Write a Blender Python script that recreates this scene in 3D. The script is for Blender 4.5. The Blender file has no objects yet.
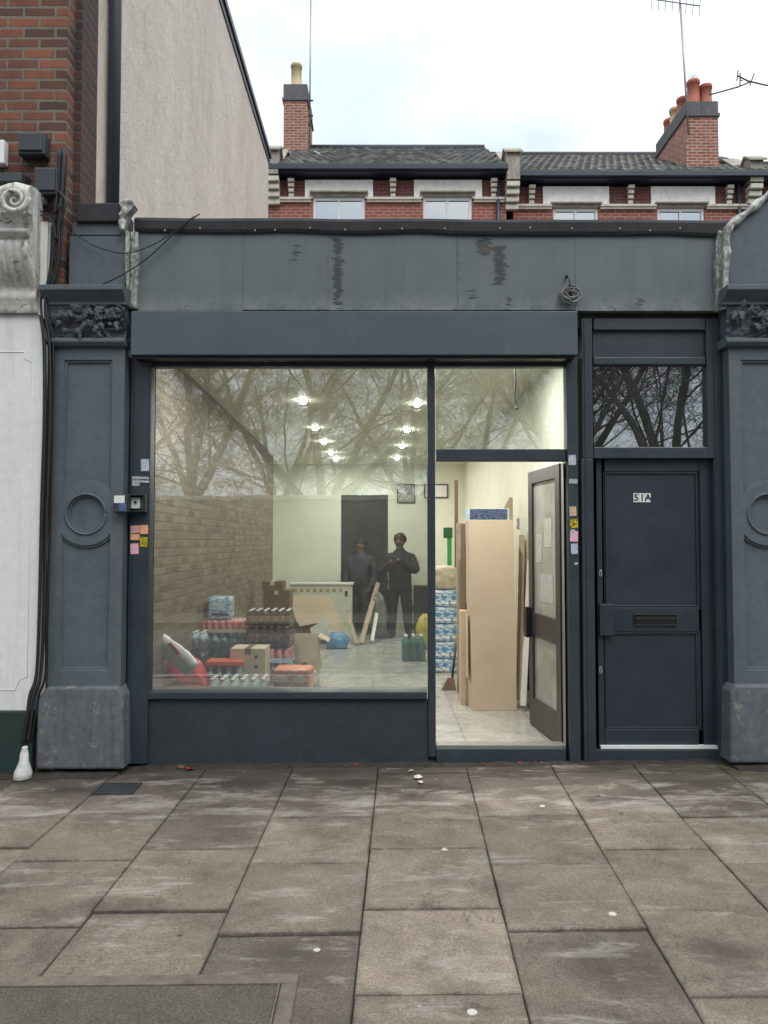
import bpy, bmesh, math, random
from mathutils import Vector, Matrix, noise
random.seed(7)
R = math.radians
S = bpy.context.scene
COL = S.collection

# ------------------------------------------------------------------ camera
CAM = Vector((0.0, -5.4, 1.54)); F = 770.0; TILT = R(2.23)
FW = Vector((0, math.cos(TILT), math.sin(TILT))); UPV = Vector((0, -math.sin(TILT), math.cos(TILT)))
def ray(px, py):
    return FW + Vector((1, 0, 0)) * ((px - 384) / F) + UPV * ((512 - py) / F)
def U(px, py, Y):                     # measured point of a surface that stands at depth Y
    d = ray(px, py); s = (Y - CAM.y) / d.y
    p = CAM + d * s
    return p.x, p.z
def UX(px, py, X):
    d = ray(px, py); s = (X - CAM.x) / d.x
    p = CAM + d * s
    return p.y, p.z
SL_Y, SL_X = 0.032, 0.011             # falls of the pavement
def pz(x, y): return SL_Y * min(y, 0.0) + SL_X * x
def G(px, py):
    d = ray(px, py)
    s = (SL_Y * CAM.y + SL_X * CAM.x - CAM.z) / (d.z - SL_Y * d.y - SL_X * d.x)
    return CAM + d * s
FLOOR = 0.075
def GF(px, py, z=FLOOR):
    d = ray(px, py); s = (z - CAM.z) / d.z
    return CAM + d * s

cd = bpy.data.cameras.new('camera'); cam = bpy.data.objects.new('camera', cd); COL.objects.link(cam)
cam.location = CAM; cam.rotation_euler = (R(90) + TILT, 0, 0)
cd.sensor_fit = 'VERTICAL'; cd.sensor_height = 24; cd.lens = F / 1024 * 24; cd.clip_end = 500; cd.clip_start = 0.05
S.camera = cam

# ------------------------------------------------------------------ materials
def newmat(name):
    m = bpy.data.materials.new(name); m.use_nodes = True
    nt = m.node_tree; b = nt.nodes['Principled BSDF']
    return m, nt, b
def N(nt, t, **kw):
    n = nt.nodes.new(t)
    for k, v in kw.items():
        if k.startswith('_'): setattr(n, k[1:], v)
        else: n.inputs[k.replace('__', ' ')].default_value = v
    return n
def L(nt, a, b): nt.links.new(a, b)
def coords(nt, scale=(1, 1, 1), rot=(0, 0, 0)):
    tc = N(nt, 'ShaderNodeTexCoord'); mp = N(nt, 'ShaderNodeMapping')
    mp.inputs['Scale'].default_value = scale; mp.inputs['Rotation'].default_value = rot
    L(nt, tc.outputs['Object'], mp.inputs['Vector']); return mp.outputs['Vector']
def ramp(nt, fac, stops):
    r = N(nt, 'ShaderNodeValToRGB'); e = r.color_ramp.elements
    while len(e) < len(stops): e.new(0.5)
    for el, (p, c) in zip(e, stops):
        el.position = p; el.color = (c if len(c) == 4 else (*c, 1)) if hasattr(c, '__len__') else (c, c, c, 1)
    L(nt, fac, r.inputs['Fac']); return r.outputs['Color']
def mix(nt, fac, a, b, mode='MIX'):
    m = N(nt, 'ShaderNodeMix', _data_type='RGBA', _blend_type=mode)
    for sock, v in ((m.inputs[0], fac), (m.inputs[6], a), (m.inputs[7], b)):
        if isinstance(v, bpy.types.NodeSocket): L(nt, v, sock)
        elif hasattr(v, '__len__'): sock.default_value = v if len(v) == 4 else (*v, 1)
        else: sock.default_value = v if sock.type == 'VALUE' else (v, v, v, 1)
    return m.outputs[2]
def noi(nt, vec, scale, detail=6, rough=0.6, dist=0):
    n = N(nt, 'ShaderNodeTexNoise', Scale=scale, Detail=detail, Roughness=rough, Distortion=dist)
    L(nt, vec, n.inputs['Vector']); return n.outputs['Fac']
def math_(nt, op, a, b=0.0):
    m = N(nt, 'ShaderNodeMath', _operation=op)
    for i, v in enumerate((a, b)):
        if isinstance(v, bpy.types.NodeSocket): L(nt, v, m.inputs[i])
        else: m.inputs[i].default_value = v
    return m.outputs[0]
def bump(nt, b, h, strength=0.3, dist=0.01, prev=None):
    bn = N(nt, 'ShaderNodeBump', Strength=strength, Distance=dist)
    L(nt, h, bn.inputs['Height'])
    if prev is not None: L(nt, prev, bn.inputs['Normal'])
    L(nt, bn.outputs['Normal'], b.inputs['Normal']); return bn.outputs['Normal']
def sc(c, k): return tuple(min(1, x * k) for x in c)

def plain(name, col, rough=0.6, var=0.25, scale=6, bmp=0.15, bscale=60, metal=0.0, stretch=(1, 1, 1), spec=0.5):
    m, nt, b = newmat(name)
    v = coords(nt, stretch)
    n1 = noi(nt, v, scale); n2 = noi(nt, v, bscale, 4)
    c = ramp(nt, n1, [(0.3, sc(col, 1 - var)), (0.7, sc(col, 1 + var))])
    L(nt, c, b.inputs['Base Color'])
    rr = ramp(nt, n2, [(0.3, max(0.02, rough - .08)), (0.7, min(1, rough + .1))]); L(nt, rr, b.inputs['Roughness'])
    b.inputs['Metallic'].default_value = metal; b.inputs['Specular IOR Level'].default_value = spec
    if bmp: bump(nt, b, n2, bmp, 0.004)
    return m

def weathered(name, col, rough=0.5, dirt=(0.04, 0.035, 0.03), streak=0.35, chip=0.0, chipcol=(.3, .29, .27), bmp=0.2, bscale=35, var=.14):
    """old painted surface: mottling, vertical streaks, chips and fine relief"""
    m, nt, b = newmat(name)
    v = coords(nt); vs = coords(nt, (9, 9, 0.7))
    n1 = noi(nt, v, 3.2, 8, .65); ns = noi(nt, vs, 1.6, 6, .6); nf = noi(nt, v, bscale, 5, .6); nc = noi(nt, v, 14, 8, .7, .6)
    c = ramp(nt, n1, [(0.25, sc(col, 1 - var)), (0.5, col), (0.8, sc(col, 1 + var))])
    nm_ = noi(nt, v, 17, 7, .7, .3)
    c = mix(nt, .75, c, ramp(nt, nm_, [(.28, 1 - var * 1.6), (.5, 1.0), (.74, 1 + var * 1.6)]), 'MULTIPLY')
    c = mix(nt, math_(nt, 'MULTIPLY', ramp(nt, ns, [(0.5, 0.0), (0.72, 1.0)]), streak), c, dirt)
    sf = noi(nt, coords(nt, (30, 30, 5), (0, .5, 0)), 1.0, 6, .75, .4)
    c = mix(nt, math_(nt, 'MULTIPLY', ramp(nt, sf, [(.64, 0.), (.72, 1.)]), .38), c, sc(col, 2.3))
    if chip:
        k = ramp(nt, nc, [(0.70 - chip, 0.0), (0.72 - chip, 1.0)])
        c = mix(nt, math_(nt, 'MULTIPLY', k, .8), c, chipcol)
    L(nt, c, b.inputs['Base Color'])
    L(nt, ramp(nt, n1, [(0.3, rough - .1), (0.7, rough + .12)]), b.inputs['Roughness'])
    h = math_(nt, 'ADD', math_(nt, 'MULTIPLY', nf, .5), n1)
    bump(nt, b, h, bmp, 0.006)
    return m

def brickmat(name, c1, c2, mortar, bw=.225, bh=.075, msize=.012, rough=.85, bmp=.8, grime=.35, grimecol=(.03, .026, .024), var=.5):
    m, nt, b = newmat(name)
    tc = N(nt, 'ShaderNodeTexCoord'); sep = N(nt, 'ShaderNodeSeparateXYZ'); L(nt, tc.outputs['Object'], sep.inputs[0])
    cmb = N(nt, 'ShaderNodeCombineXYZ')
    wob = noi(nt, tc.outputs['Object'], 9, 3); 
    uu = math_(nt, 'ADD', math_(nt, 'ADD', sep.outputs['X'], sep.outputs['Y']), math_(nt, 'MULTIPLY', wob, .012))
    vv = math_(nt, 'ADD', sep.outputs['Z'], math_(nt, 'MULTIPLY', wob, .012))
    L(nt, uu, cmb.inputs['X']); L(nt, vv, cmb.inputs['Y'])
    bt = N(nt, 'ShaderNodeTexBrick', Scale=1.0); bt.inputs['Brick Width'].default_value = bw; bt.inputs['Row Height'].default_value = bh
    bt.inputs['Mortar Size'].default_value = msize; bt.inputs['Mortar Smooth'].default_value = .25; bt.inputs['Bias'].default_value = 0
    bt.inputs['Color1'].default_value = (*c1, 1); bt.inputs['Color2'].default_value = (*c2, 1); bt.inputs['Mortar'].default_value = (*mortar, 1)
    L(nt, cmb.outputs[0], bt.inputs['Vector'])
    n1 = noi(nt, tc.outputs['Object'], 5, 8, .7); n2 = noi(nt, tc.outputs['Object'], 60, 6, .7)
    c = mix(nt, var, bt.outputs['Color'], ramp(nt, n2, [(.3, .25), (.7, .95)]), 'MULTIPLY')
    c = mix(nt, math_(nt, 'MULTIPLY', ramp(nt, n1, [(.42, 0.), (.7, 1.)]), grime), c, grimecol)
    L(nt, c, b.inputs['Base Color']); b.inputs['Roughness'].default_value = rough
    h = math_(nt, 'SUBTRACT', math_(nt, 'MULTIPLY', n2, .35), bt.outputs['Fac'])
    bump(nt, b, h, bmp, .01)
    return m

def glassmat(name, refl=.16, tint=(.93, .97, .95), rough=0.0, dust_veil=.0):
    m = bpy.data.materials.new(name); m.use_nodes = True; nt = m.node_tree
    for n in list(nt.nodes):
        if n.type != 'OUTPUT_MATERIAL': nt.nodes.remove(n)
    out = [n for n in nt.nodes if n.type == 'OUTPUT_MATERIAL'][0]
    tr = N(nt, 'ShaderNodeBsdfTransparent'); tr.inputs['Color'].default_value = (*tint, 1)
    gl = N(nt, 'ShaderNodeBsdfGlossy'); gl.inputs['Roughness'].default_value = rough; gl.inputs['Color'].default_value = (.96, .99, 1, 1)
    tc = N(nt, 'ShaderNodeTexCoord')
    bn = N(nt, 'ShaderNodeBump', Strength=.02, Distance=.02); L(nt, noi(nt, tc.outputs['Object'], 2.2, 2), bn.inputs['Height'])
    L(nt, bn.outputs['Normal'], gl.inputs['Normal'])
    fr = N(nt, 'ShaderNodeFresnel', IOR=1.5)
    fac = math_(nt, 'ADD', math_(nt, 'MULTIPLY', fr.outputs[0], 1.0), refl - .04)
    df = N(nt, 'ShaderNodeBsdfDiffuse'); df.inputs['Color'].default_value = (.62, .64, .60, 1); dm = N(nt, 'ShaderNodeMixShader')
    dn = ramp(nt, noi(nt, tc.outputs['Object'], 3.0, 8, .7, .8), [(.3, dust_veil * .6), (.7, dust_veil * 1.5)]); L(nt, dn, dm.inputs[0]); L(nt, tr.outputs[0], dm.inputs[1]); L(nt, df.outputs[0], dm.inputs[2]); tr = dm  # dust film also mixes in a pale haze to soften contrast behind
    ms = N(nt, 'ShaderNodeMixShader'); L(nt, fac, ms.inputs[0]); L(nt, tr.outputs[0], ms.inputs[1]); L(nt, gl.outputs[0], ms.inputs[2])
    L(nt, ms.outputs[0], out.inputs['Surface'])
    return m

def emis(name, col, st):
    m, nt, b = newmat(name); b.inputs['Emission Color'].default_value = (*col, 1); b.inputs['Emission Strength'].default_value = st
    b.inputs['Base Color'].default_value = (.8, .8, .8, 1); return m

M = {}
M['paint'] = weathered('charcoal_gloss_paint', (.030, .042, .053), .42, streak=.18, bmp=.10, bscale=50, var=.13)
M['doorpaint'] = weathered('charcoal_door_paint', (.021, .031, .042), .46, streak=.08, bmp=.06, bscale=70, var=.08)
M['box'] = weathered('shutter_box_paint', (.070, .090, .108), .42, streak=.10, bmp=.04, bscale=40, var=.06)
M['pil'] = weathered('grey_pilaster_paint', (.088, .111, .130), .62, streak=.22, bmp=.25, bscale=28, var=.14, dirt=(.05, .056, .062))
M['pilbase'] = weathered('worn_grey_plinth_paint', (.105, .118, .130), .7, streak=.5, chip=.10, chipcol=(.22, .21, .19), bmp=.6, bscale=22, var=.25, dirt=(.045, .042, .038))
M['carve'] = weathered('carved_capital_paint', (.075, .090, .106), .65, streak=.1, bmp=.6, bscale=40, var=.3)
M['riser'] = weathered('riser_paint', (.028, .037, .047), .6, streak=.15, bmp=.9, bscale=120, var=.15)
M['stucco'] = weathered('white_stucco', (.70, .71, .70), .75, streak=.22, chip=.02, chipcol=(.45, .45, .43), bmp=.5, bscale=30, var=.06, dirt=(.3, .3, .28))
M['corbel'] = weathered('grimy_white_stone', (.58, .57, .53), .8, streak=.75, chip=.11, chipcol=(.13, .115, .095), bmp=.4, bscale=26, var=.25, dirt=(.12, .11, .09))
M['green'] = weathered('dark_green_paint', (.012, .035, .032), .5, streak=.2, bmp=.2)
def rendermat():
    m, nt, b = newmat('pale_sand_render'); v = coords(nt); v2 = coords(nt, (1, 1, .45))
    n1 = noi(nt, v2, .9, 8, .65, .4); n2 = noi(nt, v, 5, 8, .7, .6); n3 = noi(nt, v, 45, 5, .7); n4 = noi(nt, coords(nt, (3.2, 3.2, .35)), 1.3, 8, .7, .8)
    c = ramp(nt, n1, [(.28, (.60, .535, .455)), (.5, (.70, .63, .54)), (.72, (.78, .71, .62))])
    c = mix(nt, .8, c, ramp(nt, n2, [(.3, .86), (.7, 1.1)]), 'MULTIPLY'); c = mix(nt, .7, c, ramp(nt, n3, [(.3, .86), (.7, 1.1)]), 'MULTIPLY')
    c = mix(nt, math_(nt, 'MULTIPLY', ramp(nt, n4, [(.56, 0.), (.72, 1.)]), .45), c, (.44, .395, .34))
    cr = noi(nt, coords(nt, (2.2, 2.2, .5)), 1.0, 6, .6, 1.5)
    crk = ramp(nt, math_(nt, 'ABSOLUTE', math_(nt, 'SUBTRACT', cr, .5)), [(.0, 1.), (.006, 0.)])
    c = mix(nt, math_(nt, 'MULTIPLY', crk, .35), c, (.22, .2, .18))
    L(nt, c, b.inputs['Base Color']); b.inputs['Roughness'].default_value = .9
    bump(nt, b, math_(nt, 'ADD', n2, math_(nt, 'MULTIPLY', n3, .5)), .9, .02); return m
M['render'] = rendermat()
M['brick_old'] = brickmat('sooty_red_brick', (.33, .105, .055), (.095, .048, .036), (.24, .20, .16), bmp=1.0, grime=.5)
M['brick_sooty'] = brickmat('black_sooty_brick', (.13, .052, .04), (.07, .038, .03), (.11, .09, .075), bmp=1.0, grime=.6)
M['brick_red'] = brickmat('clean_red_brick', (.46, .12, .085), (.36, .09, .065), (.48, .38, .33), msize=.01, grime=.15)
M['brick_dark'] = brickmat('dark_red_brick', (.24, .06, .048), (.16, .045, .038), (.2, .15, .13), grime=.2)
M['brick_ch'] = brickmat('chimney_red_brick', (.52, .16, .10), (.33, .10, .07), (.55, .46, .38), msize=.014, grime=.3)
M['brick_shop'] = brickmat('painted_grey_brown_brick', (.36, .285, .20), (.17, .125, .085), (.25, .205, .15), bw=.19, bh=.065, msize=.010, grime=.45, grimecol=(.12, .09, .06), bmp=1.0, rough=.6)
M['cream'] = plain('cream_wall_paint', (.70, .71, .60), .7, .05, 3, .05, 90)
M['ceil'] = plain('ceiling_paint', (.80, .78, .64), .6, .03, 2, .0)
M['whitepaint'] = plain('white_paint', (.72, .72, .70), .5, .06, 5, .08, 40)
M['creamstone'] = weathered('cream_painted_stone', (.62, .58, .48), .75, streak=.3, bmp=.25, dirt=(.25, .22, .18))
M['housewhite'] = weathered('off_white_render', (.90, .88, .83), .8, streak=.02, bmp=.2, dirt=(.4, .37, .32))
M['greystone'] = weathered('lichen_grey_stone', (.36, .33, .27), .85, streak=.5, bmp=.5, dirt=(.14, .13, .11), var=.3)
M['gutter'] = plain('dark_blue_grey_gutter', (.035, .045, .065), .4, .15, 4, .05)
M['felt'] = weathered('black_roofing_felt', (.022, .024, .027), .8, streak=.2, bmp=1.0, bscale=160, var=.3, dirt=(.05, .05, .05))
def leadmat():
    m, nt, b = newmat('crumpled_weathered_lead'); v = coords(nt)
    n1 = noi(nt, v, 16, 8, .75, .5); n2 = noi(nt, coords(nt, (30, 30, 6)), 1.5, 6, .7)
    c = ramp(nt, n1, [(.32, (.10, .105, .10)), (.48, (.36, .37, .34)), (.62, (.66, .66, .62))])
    c = mix(nt, math_(nt, 'MULTIPLY', ramp(nt, n2, [(.5, 0.), (.65, 1.)]), .6), c, (.13, .135, .125))
    L(nt, c, b.inputs['Base Color']); L(nt, ramp(nt, n1, [(.3, .6), (.7, .35)]), b.inputs['Roughness']); b.inputs['Metallic'].default_value = .35
    bump(nt, b, n1, 1.0, .02); return m
M['lead'] = leadmat()
M['black'] = plain('black_plastic', (.012, .012, .014), .4, .2, 8, .1)
M['blackrub'] = plain('black_cable_sheath', (.014, .014, .015), .5, .3, 8, .1)
M['greyplastic'] = plain('dark_grey_plastic', (.035, .04, .046), .5, .2, 5, .1)
M['chrome'] = plain('worn_steel', (.55, .54, .5), .3, .15, 30, .05, metal=.9)
M['alu'] = plain('dark_anodised_metal', (.062, .064, .066), .38, .12, 6, .05, metal=.45)
M['alulight'] = plain('brushed_aluminium', (.34, .33, .30), .4, .1, 10, .05, metal=.6)
M['card'] = weathered('brown_cardboard', (.60, .44, .28), .8, streak=.05, bmp=.12, bscale=40, var=.06, dirt=(.3, .2, .12))
def cardmat():
    m, nt, b = newmat('brown_fluted_cardboard'); v = coords(nt)
    wv = N(nt, 'ShaderNodeTexWave', Scale=11.0, Distortion=.25, Detail=2.0); wv.bands_direction = 'Z'; wv.wave_type = 'BANDS'; L(nt, v, wv.inputs['Vector'])
    n1 = noi(nt, v, 3, 6, .6)
    c = ramp(nt, n1, [(.3, (.58, .46, .33)), (.7, (.68, .56, .42))])
    c = mix(nt, .05, c, wv.outputs['Color'], 'MULTIPLY'); L(nt, c, b.inputs['Base Color']); b.inputs['Roughness'].default_value = .8
    bump(nt, b, wv.outputs['Fac'], .06, .002); return m
M['card'] = cardmat()
M['carddark'] = weathered('dark_brown_cardboard', (.17, .11, .065), .85, streak=.1, bmp=.15, var=.15)
M['red'] = plain('red_film', (.62, .04, .035), .3, .25, 10, .15)
M['deepred'] = plain('deep_red_film', (.46, .02, .035), .3, .3, 14, .15)
M['orange'] = plain('orange_red_film', (.72, .13, .045), .35, .2, 12, .15)
M['orangelab'] = plain('orange_label', (.85, .30, .05), .4, .2, 12, .1)
M['bluefilm'] = plain('blue_film', (.10, .27, .50), .3, .35, 9, .2)
M['bluelight'] = plain('pale_blue_film', (.50, .66, .76), .3, .3, 12, .25)
M['white'] = plain('white_plastic', (.78, .78, .76), .45, .06, 8, .1)
M['navy'] = plain('navy_label', (.02, .03, .09), .4, .3, 10, .1)
M['waterb'] = plain('clear_blue_bottle', (.46, .58, .64), .12, .25, 20, .2)
M['colab'] = plain('dark_bottle', (.06, .018, .014), .12, .3, 20, .1)
M['greenb'] = plain('green_bottle', (.05, .22, .17), .15, .3, 20, .1)
M['yellow'] = plain('yellow_sack', (.50, .42, .06), .5, .25, 10, .2)
M['greenp'] = plain('bright_green_plastic', (.03, .30, .06), .4, .15, 8, .05)
M['wood'] = plain('pale_wood', (.42, .33, .22), .65, .2, 4, .2, 30, stretch=(8, 8, .6))
M['wooddark'] = plain('dark_brown_wood', (.20, .13, .09), .6, .25, 4, .2, 30, stretch=(8, 8, .6))
M['darkdoor'] = plain('dark_grey_doorway', (.028, .029, .028), .5, .2, 3, .1)
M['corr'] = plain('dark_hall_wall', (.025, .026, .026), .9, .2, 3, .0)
M['paper'] = plain('white_paper', (.74, .73, .70), .8, .05, 10, .05)
M['skin'] = plain('skin', (.14, .08, .058), .55, .1, 20, .05)
M['coat'] = plain('dark_coat', (.014, .017, .020), .8, .3, 12, .4, 90)
M['jeans'] = plain('dark_trousers', (.012, .014, .018), .85, .3, 10, .3, 120)
M['greyjkt'] = plain('grey_blue_jacket', (.032, .040, .050), .8, .3, 12, .4, 90)
M['bluejean'] = plain('blue_jeans', (.028, .038, .058), .85, .3, 10, .3, 120)
M['hair'] = plain('dark_hair', (.012, .010, .009), .6, .3, 40, .5, 120)
M['bark'] = weathered('grey_brown_bark', (.105, .095, .08), .9, streak=.3, bmp=1.0, bscale=25, var=.4, dirt=(.05, .045, .04))
M['twig'] = plain('dark_twig', (.07, .06, .05), .9, .3, 10, .3)
M['glass'] = glassmat('shop_glass', .22, dust_veil=.040)
M['fanglass'] = glassmat('fanlight_glass', .36, (.55, .58, .58), dust_veil=.05)
M['housepane'] = glassmat('house_window_glass', .55, (.5, .55, .6))
M['kerb'] = plain('granite_kerb', (.26, .25, .24), .8, .2, 30, .4, 80)
M['leaf'] = plain('dead_leaf', (.16, .075, .035), .8, .4, 30, .2)
M['leafred'] = plain('red_scrap', (.34, .05, .03), .7, .3, 30, .2)
M['leafpale'] = plain('pale_scrap', (.55, .50, .42), .8, .3, 30, .2)
M['coil'] = plain('grey_coiled_cable', (.20, .20, .195), .5, .2, 10, .1)
M['pot_red'] = weathered('terracotta', (.42, .13, .085), .8, streak=.4, bmp=.2, var=.2, dirt=(.16, .09, .07))
M['pot_buff'] = weathered('buff_clay', (.56, .44, .27), .8, streak=.3, bmp=.2, var=.2, dirt=(.25, .2, .14))
M['mesh_bag'] = plain('beige_wrapping', (.46, .41, .31), .6, .2, 8, .4, 25)

# slabs -------------------------------------------------------------
def slabmat():
    m, nt, b = newmat('concrete_paving')
    tc = N(nt, 'ShaderNodeTexCoord'); v = tc.outputs['Object']
    at = N(nt, 'ShaderNodeAttribute', _attribute_name='tint')
    nL = noi(nt, v, 1.1, 7, .65); nM = noi(nt, v, 5, 9, .7, .3); nF = noi(nt, v, 90, 4, .75); nS = noi(nt, v, 260, 2, .6)
    nS2 = noi(nt, v, 150, 3, .7); nL2 = noi(nt, v, 2.1, 8, .7, .6)
    c = ramp(nt, nM, [(.25, (.150, .119, .091)), (.5, (.214, .174, .136)), (.78, (.285, .240, .194))])
    c = mix(nt, .9, c, ramp(nt, nL2, [(.30, .50), (.47, .95), (.72, 1.28)]), 'MULTIPLY')
    c = mix(nt, .9, c, ramp(nt, nF, [(.32, .66), (.68, 1.26)]), 'MULTIPLY')
    c = mix(nt, .9, c, ramp(nt, nS2, [(.34, .62), (.66, 1.34)]), 'MULTIPLY')
    c = mix(nt, 1.0, c, ramp(nt, at.outputs['Fac'], [(0, (.60, .59, .585)), (1, (1.30, 1.29, 1.26))]), 'MULTIPLY')
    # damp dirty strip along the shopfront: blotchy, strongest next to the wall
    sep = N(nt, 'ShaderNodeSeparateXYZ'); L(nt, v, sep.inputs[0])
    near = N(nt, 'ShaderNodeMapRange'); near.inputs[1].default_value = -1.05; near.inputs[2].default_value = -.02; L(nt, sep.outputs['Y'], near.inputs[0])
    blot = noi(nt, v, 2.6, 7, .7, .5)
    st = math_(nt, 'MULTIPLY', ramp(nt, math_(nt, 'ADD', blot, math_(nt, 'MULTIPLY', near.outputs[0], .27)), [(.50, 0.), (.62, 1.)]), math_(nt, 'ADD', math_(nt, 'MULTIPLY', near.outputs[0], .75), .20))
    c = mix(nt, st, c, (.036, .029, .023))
    # oil and damp stains that stay where they are
    dark = None
    for px_, py_, rx_, ry_ in ((322, 773, .30, .10), (352, 783, .22, .07), (512, 773, .34, .11), (480, 776, .14, .09), (598, 770, .22, .08), (690, 770, .40, .12), (745, 772, .2, .1), (232, 783, .40, .12), (150, 778, .25, .06), (60, 790, .35, .07), (30, 782, .2, .06), (425, 790, .35, .16), (426, 905, .05, .035), (615, 800, .35, .1), (120, 905, .35, .12), (610, 965, .30, .2), (300, 950, .28, .16), (720, 950, .2, .12)):
        g_ = G(px_, py_)
        dx_ = math_(nt, 'DIVIDE', math_(nt, 'SUBTRACT', sep.outputs['X'], g_.x), rx_); dy_ = math_(nt, 'DIVIDE', math_(nt, 'SUBTRACT', sep.outputs['Y'], g_.y), ry_)
        r_ = math_(nt, 'SUBTRACT', 1.0, math_(nt, 'ADD', math_(nt, 'MULTIPLY', dx_, dx_), math_(nt, 'MULTIPLY', dy_, dy_))); r_ = math_(nt, 'MULTIPLY', math_(nt, 'MAXIMUM', r_, 0.0), .95 if py_ < 800 else .55)
        dark = r_ if dark is None else math_(nt, 'MAXIMUM', dark, r_)
    dk = math_(nt, 'MULTIPLY', dark, ramp(nt, noi(nt, v, 7, 8, .75, .5), [(.28, .35), (.6, 1.)]))
    c = mix(nt, ramp(nt, dk, [(.08, 0.), (.7, .88)]), c, (.040, .031, .024))
    # hairline cracks in a few slabs
    ck = noi(nt, coords(nt, (1, 1, 1), (0, 0, .6)), 1.15, 7, .55, .8)
    ckl = math_(nt, 'MULTIPLY', ramp(nt, math_(nt, 'ABSOLUTE', math_(nt, 'SUBTRACT', ck, .5)), [(.0, 1.), (.004, 0.)]), ramp(nt, nL, [(.50, 0.), (.54, 1.)]))
    c = mix(nt, math_(nt, 'MULTIPLY', ckl, .7), c, (.05, .04, .033))
    # green algae near the right-hand end
    xr = N(nt, 'ShaderNodeMapRange'); xr.inputs[1].default_value = 1.4; xr.inputs[2].default_value = 2.6; L(nt, sep.outputs['X'], xr.inputs[0])
    yr = N(nt, 'ShaderNodeMapRange'); yr.inputs[1].default_value = -.55; yr.inputs[2].default_value = -.1; L(nt, sep.outputs['Y'], yr.inputs[0])
    alg = math_(nt, 'MULTIPLY', math_(nt, 'MULTIPLY', xr.outputs[0], yr.outputs[0]), ramp(nt, nM, [(.4, 0.), (.6, .85)]))
    c = mix(nt, alg, c, (.075, .085, .03))
    # pale lime bloom
    lb_ = ramp(nt, near.outputs[0], [(0., 0.), (.18, 1.), (.45, 1.), (.62, 0.)])
    bl = noi(nt, coords(nt, (1, 3.5, 1)), 2.3, 8, .75, .4)
    c = mix(nt, math_(nt, 'MULTIPLY', ramp(nt, math_(nt, 'ADD', bl, math_(nt, 'MULTIPLY', lb_, .07)), [(.54, 0.), (.70, 1.)]), .55), c, (.46, .43, .385))
    je = N(nt, 'ShaderNodeAttribute', _attribute_name='joint')
    jm = math_(nt, 'MULTIPLY', math_(nt, 'POWER', je.outputs['Fac'], 3.2), ramp(nt, noi(nt, v, 6, 7, .75), [(.42, .0), (.66, .8)]))
    c = mix(nt, jm, c, (.045, .037, .030))
    # chewing gum
    vo = N(nt, 'ShaderNodeTexVoronoi', Scale=3.3); L(nt, v, vo.inputs['Vector'])
    jit = math_(nt, 'ADD', vo.outputs['Distance'], math_(nt, 'MULTIPLY', noi(nt, v, 50, 3), .02))
    gm = ramp(nt, jit, [(.062, 1.), (.072, 0.)])
    sepc = N(nt, 'ShaderNodeSeparateColor'); L(nt, vo.outputs['Color'], sepc.inputs[0])
    pick = ramp(nt, sepc.outputs[0], [(.55, 1.), (.56, 0.)])
    tone = ramp(nt, sepc.outputs[1], [(.55, (.62, .60, .55)), (.56, (.055, .05, .045))])
    c = mix(nt, math_(nt, 'MULTIPLY', math_(nt, 'MULTIPLY', gm, pick), .85), c, tone)
    vo2 = N(nt, 'ShaderNodeTexVoronoi', Scale=9); L(nt, v, vo2.inputs['Vector'])
    sp2 = N(nt, 'ShaderNodeSeparateColor'); L(nt, vo2.outputs['Color'], sp2.inputs[0])
    g2 = math_(nt, 'MULTIPLY', ramp(nt, vo2.outputs['Distance'], [(.06, 1.), (.09, 0.)]), ramp(nt, sp2.outputs[0], [(.13, 1.), (.14, 0.)]))
    c = mix(nt, math_(nt, 'MULTIPLY', g2, .7), c, ramp(nt, sp2.outputs[1], [(.5, (.38, .36, .33)), (.51, (.04, .04, .035))]))
    L(nt, c, b.inputs['Base Color'])
    L(nt, ramp(nt, nM, [(.3, .62), (.7, .92)]), b.inputs['Roughness'])
    h = math_(nt, 'ADD', math_(nt, 'MULTIPLY', nM, .5), math_(nt, 'ADD', math_(nt, 'MULTIPLY', nF, .4), math_(nt, 'MULTIPLY', nS, .25)))
    bump(nt, b, h, .55, .006)
    return m
M['slab'] = slabmat()
M['joint'] = plain('dark_joint_earth', (.030, .025, .02), .95, .4, 12, .6)
M['asph'] = plain('grey_asphalt', (.055, .055, .055), .9, .35, 120, .8, 150)
def gritmat():
    m, nt, b = newmat('gritty_infill'); v = coords(nt)
    n1 = noi(nt, v, 110, 4, .8); n2 = noi(nt, v, 2.5, 7, .7); n3 = noi(nt, v, 240, 2, .7)
    c = ramp(nt, n1, [(.30, (.055, .045, .036)), (.5, (.105, .087, .070)), (.70, (.19, .16, .13))])
    c = mix(nt, .8, c, ramp(nt, n3, [(.35, .6), (.65, 1.4)]), 'MULTIPLY'); c = mix(nt, .9, c, ramp(nt, n2, [(.3, .6), (.7, 1.25)]), 'MULTIPLY')
    L(nt, c, b.inputs['Base Color']); b.inputs['Roughness'].default_value = .95; bump(nt, b, n1, .8, .006); return m
M['infill'] = gritmat()
M['surround'] = weathered('concrete_surround', (.150, .122, .096), .9, streak=.2, bmp=.6, bscale=90, var=.3)

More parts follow.
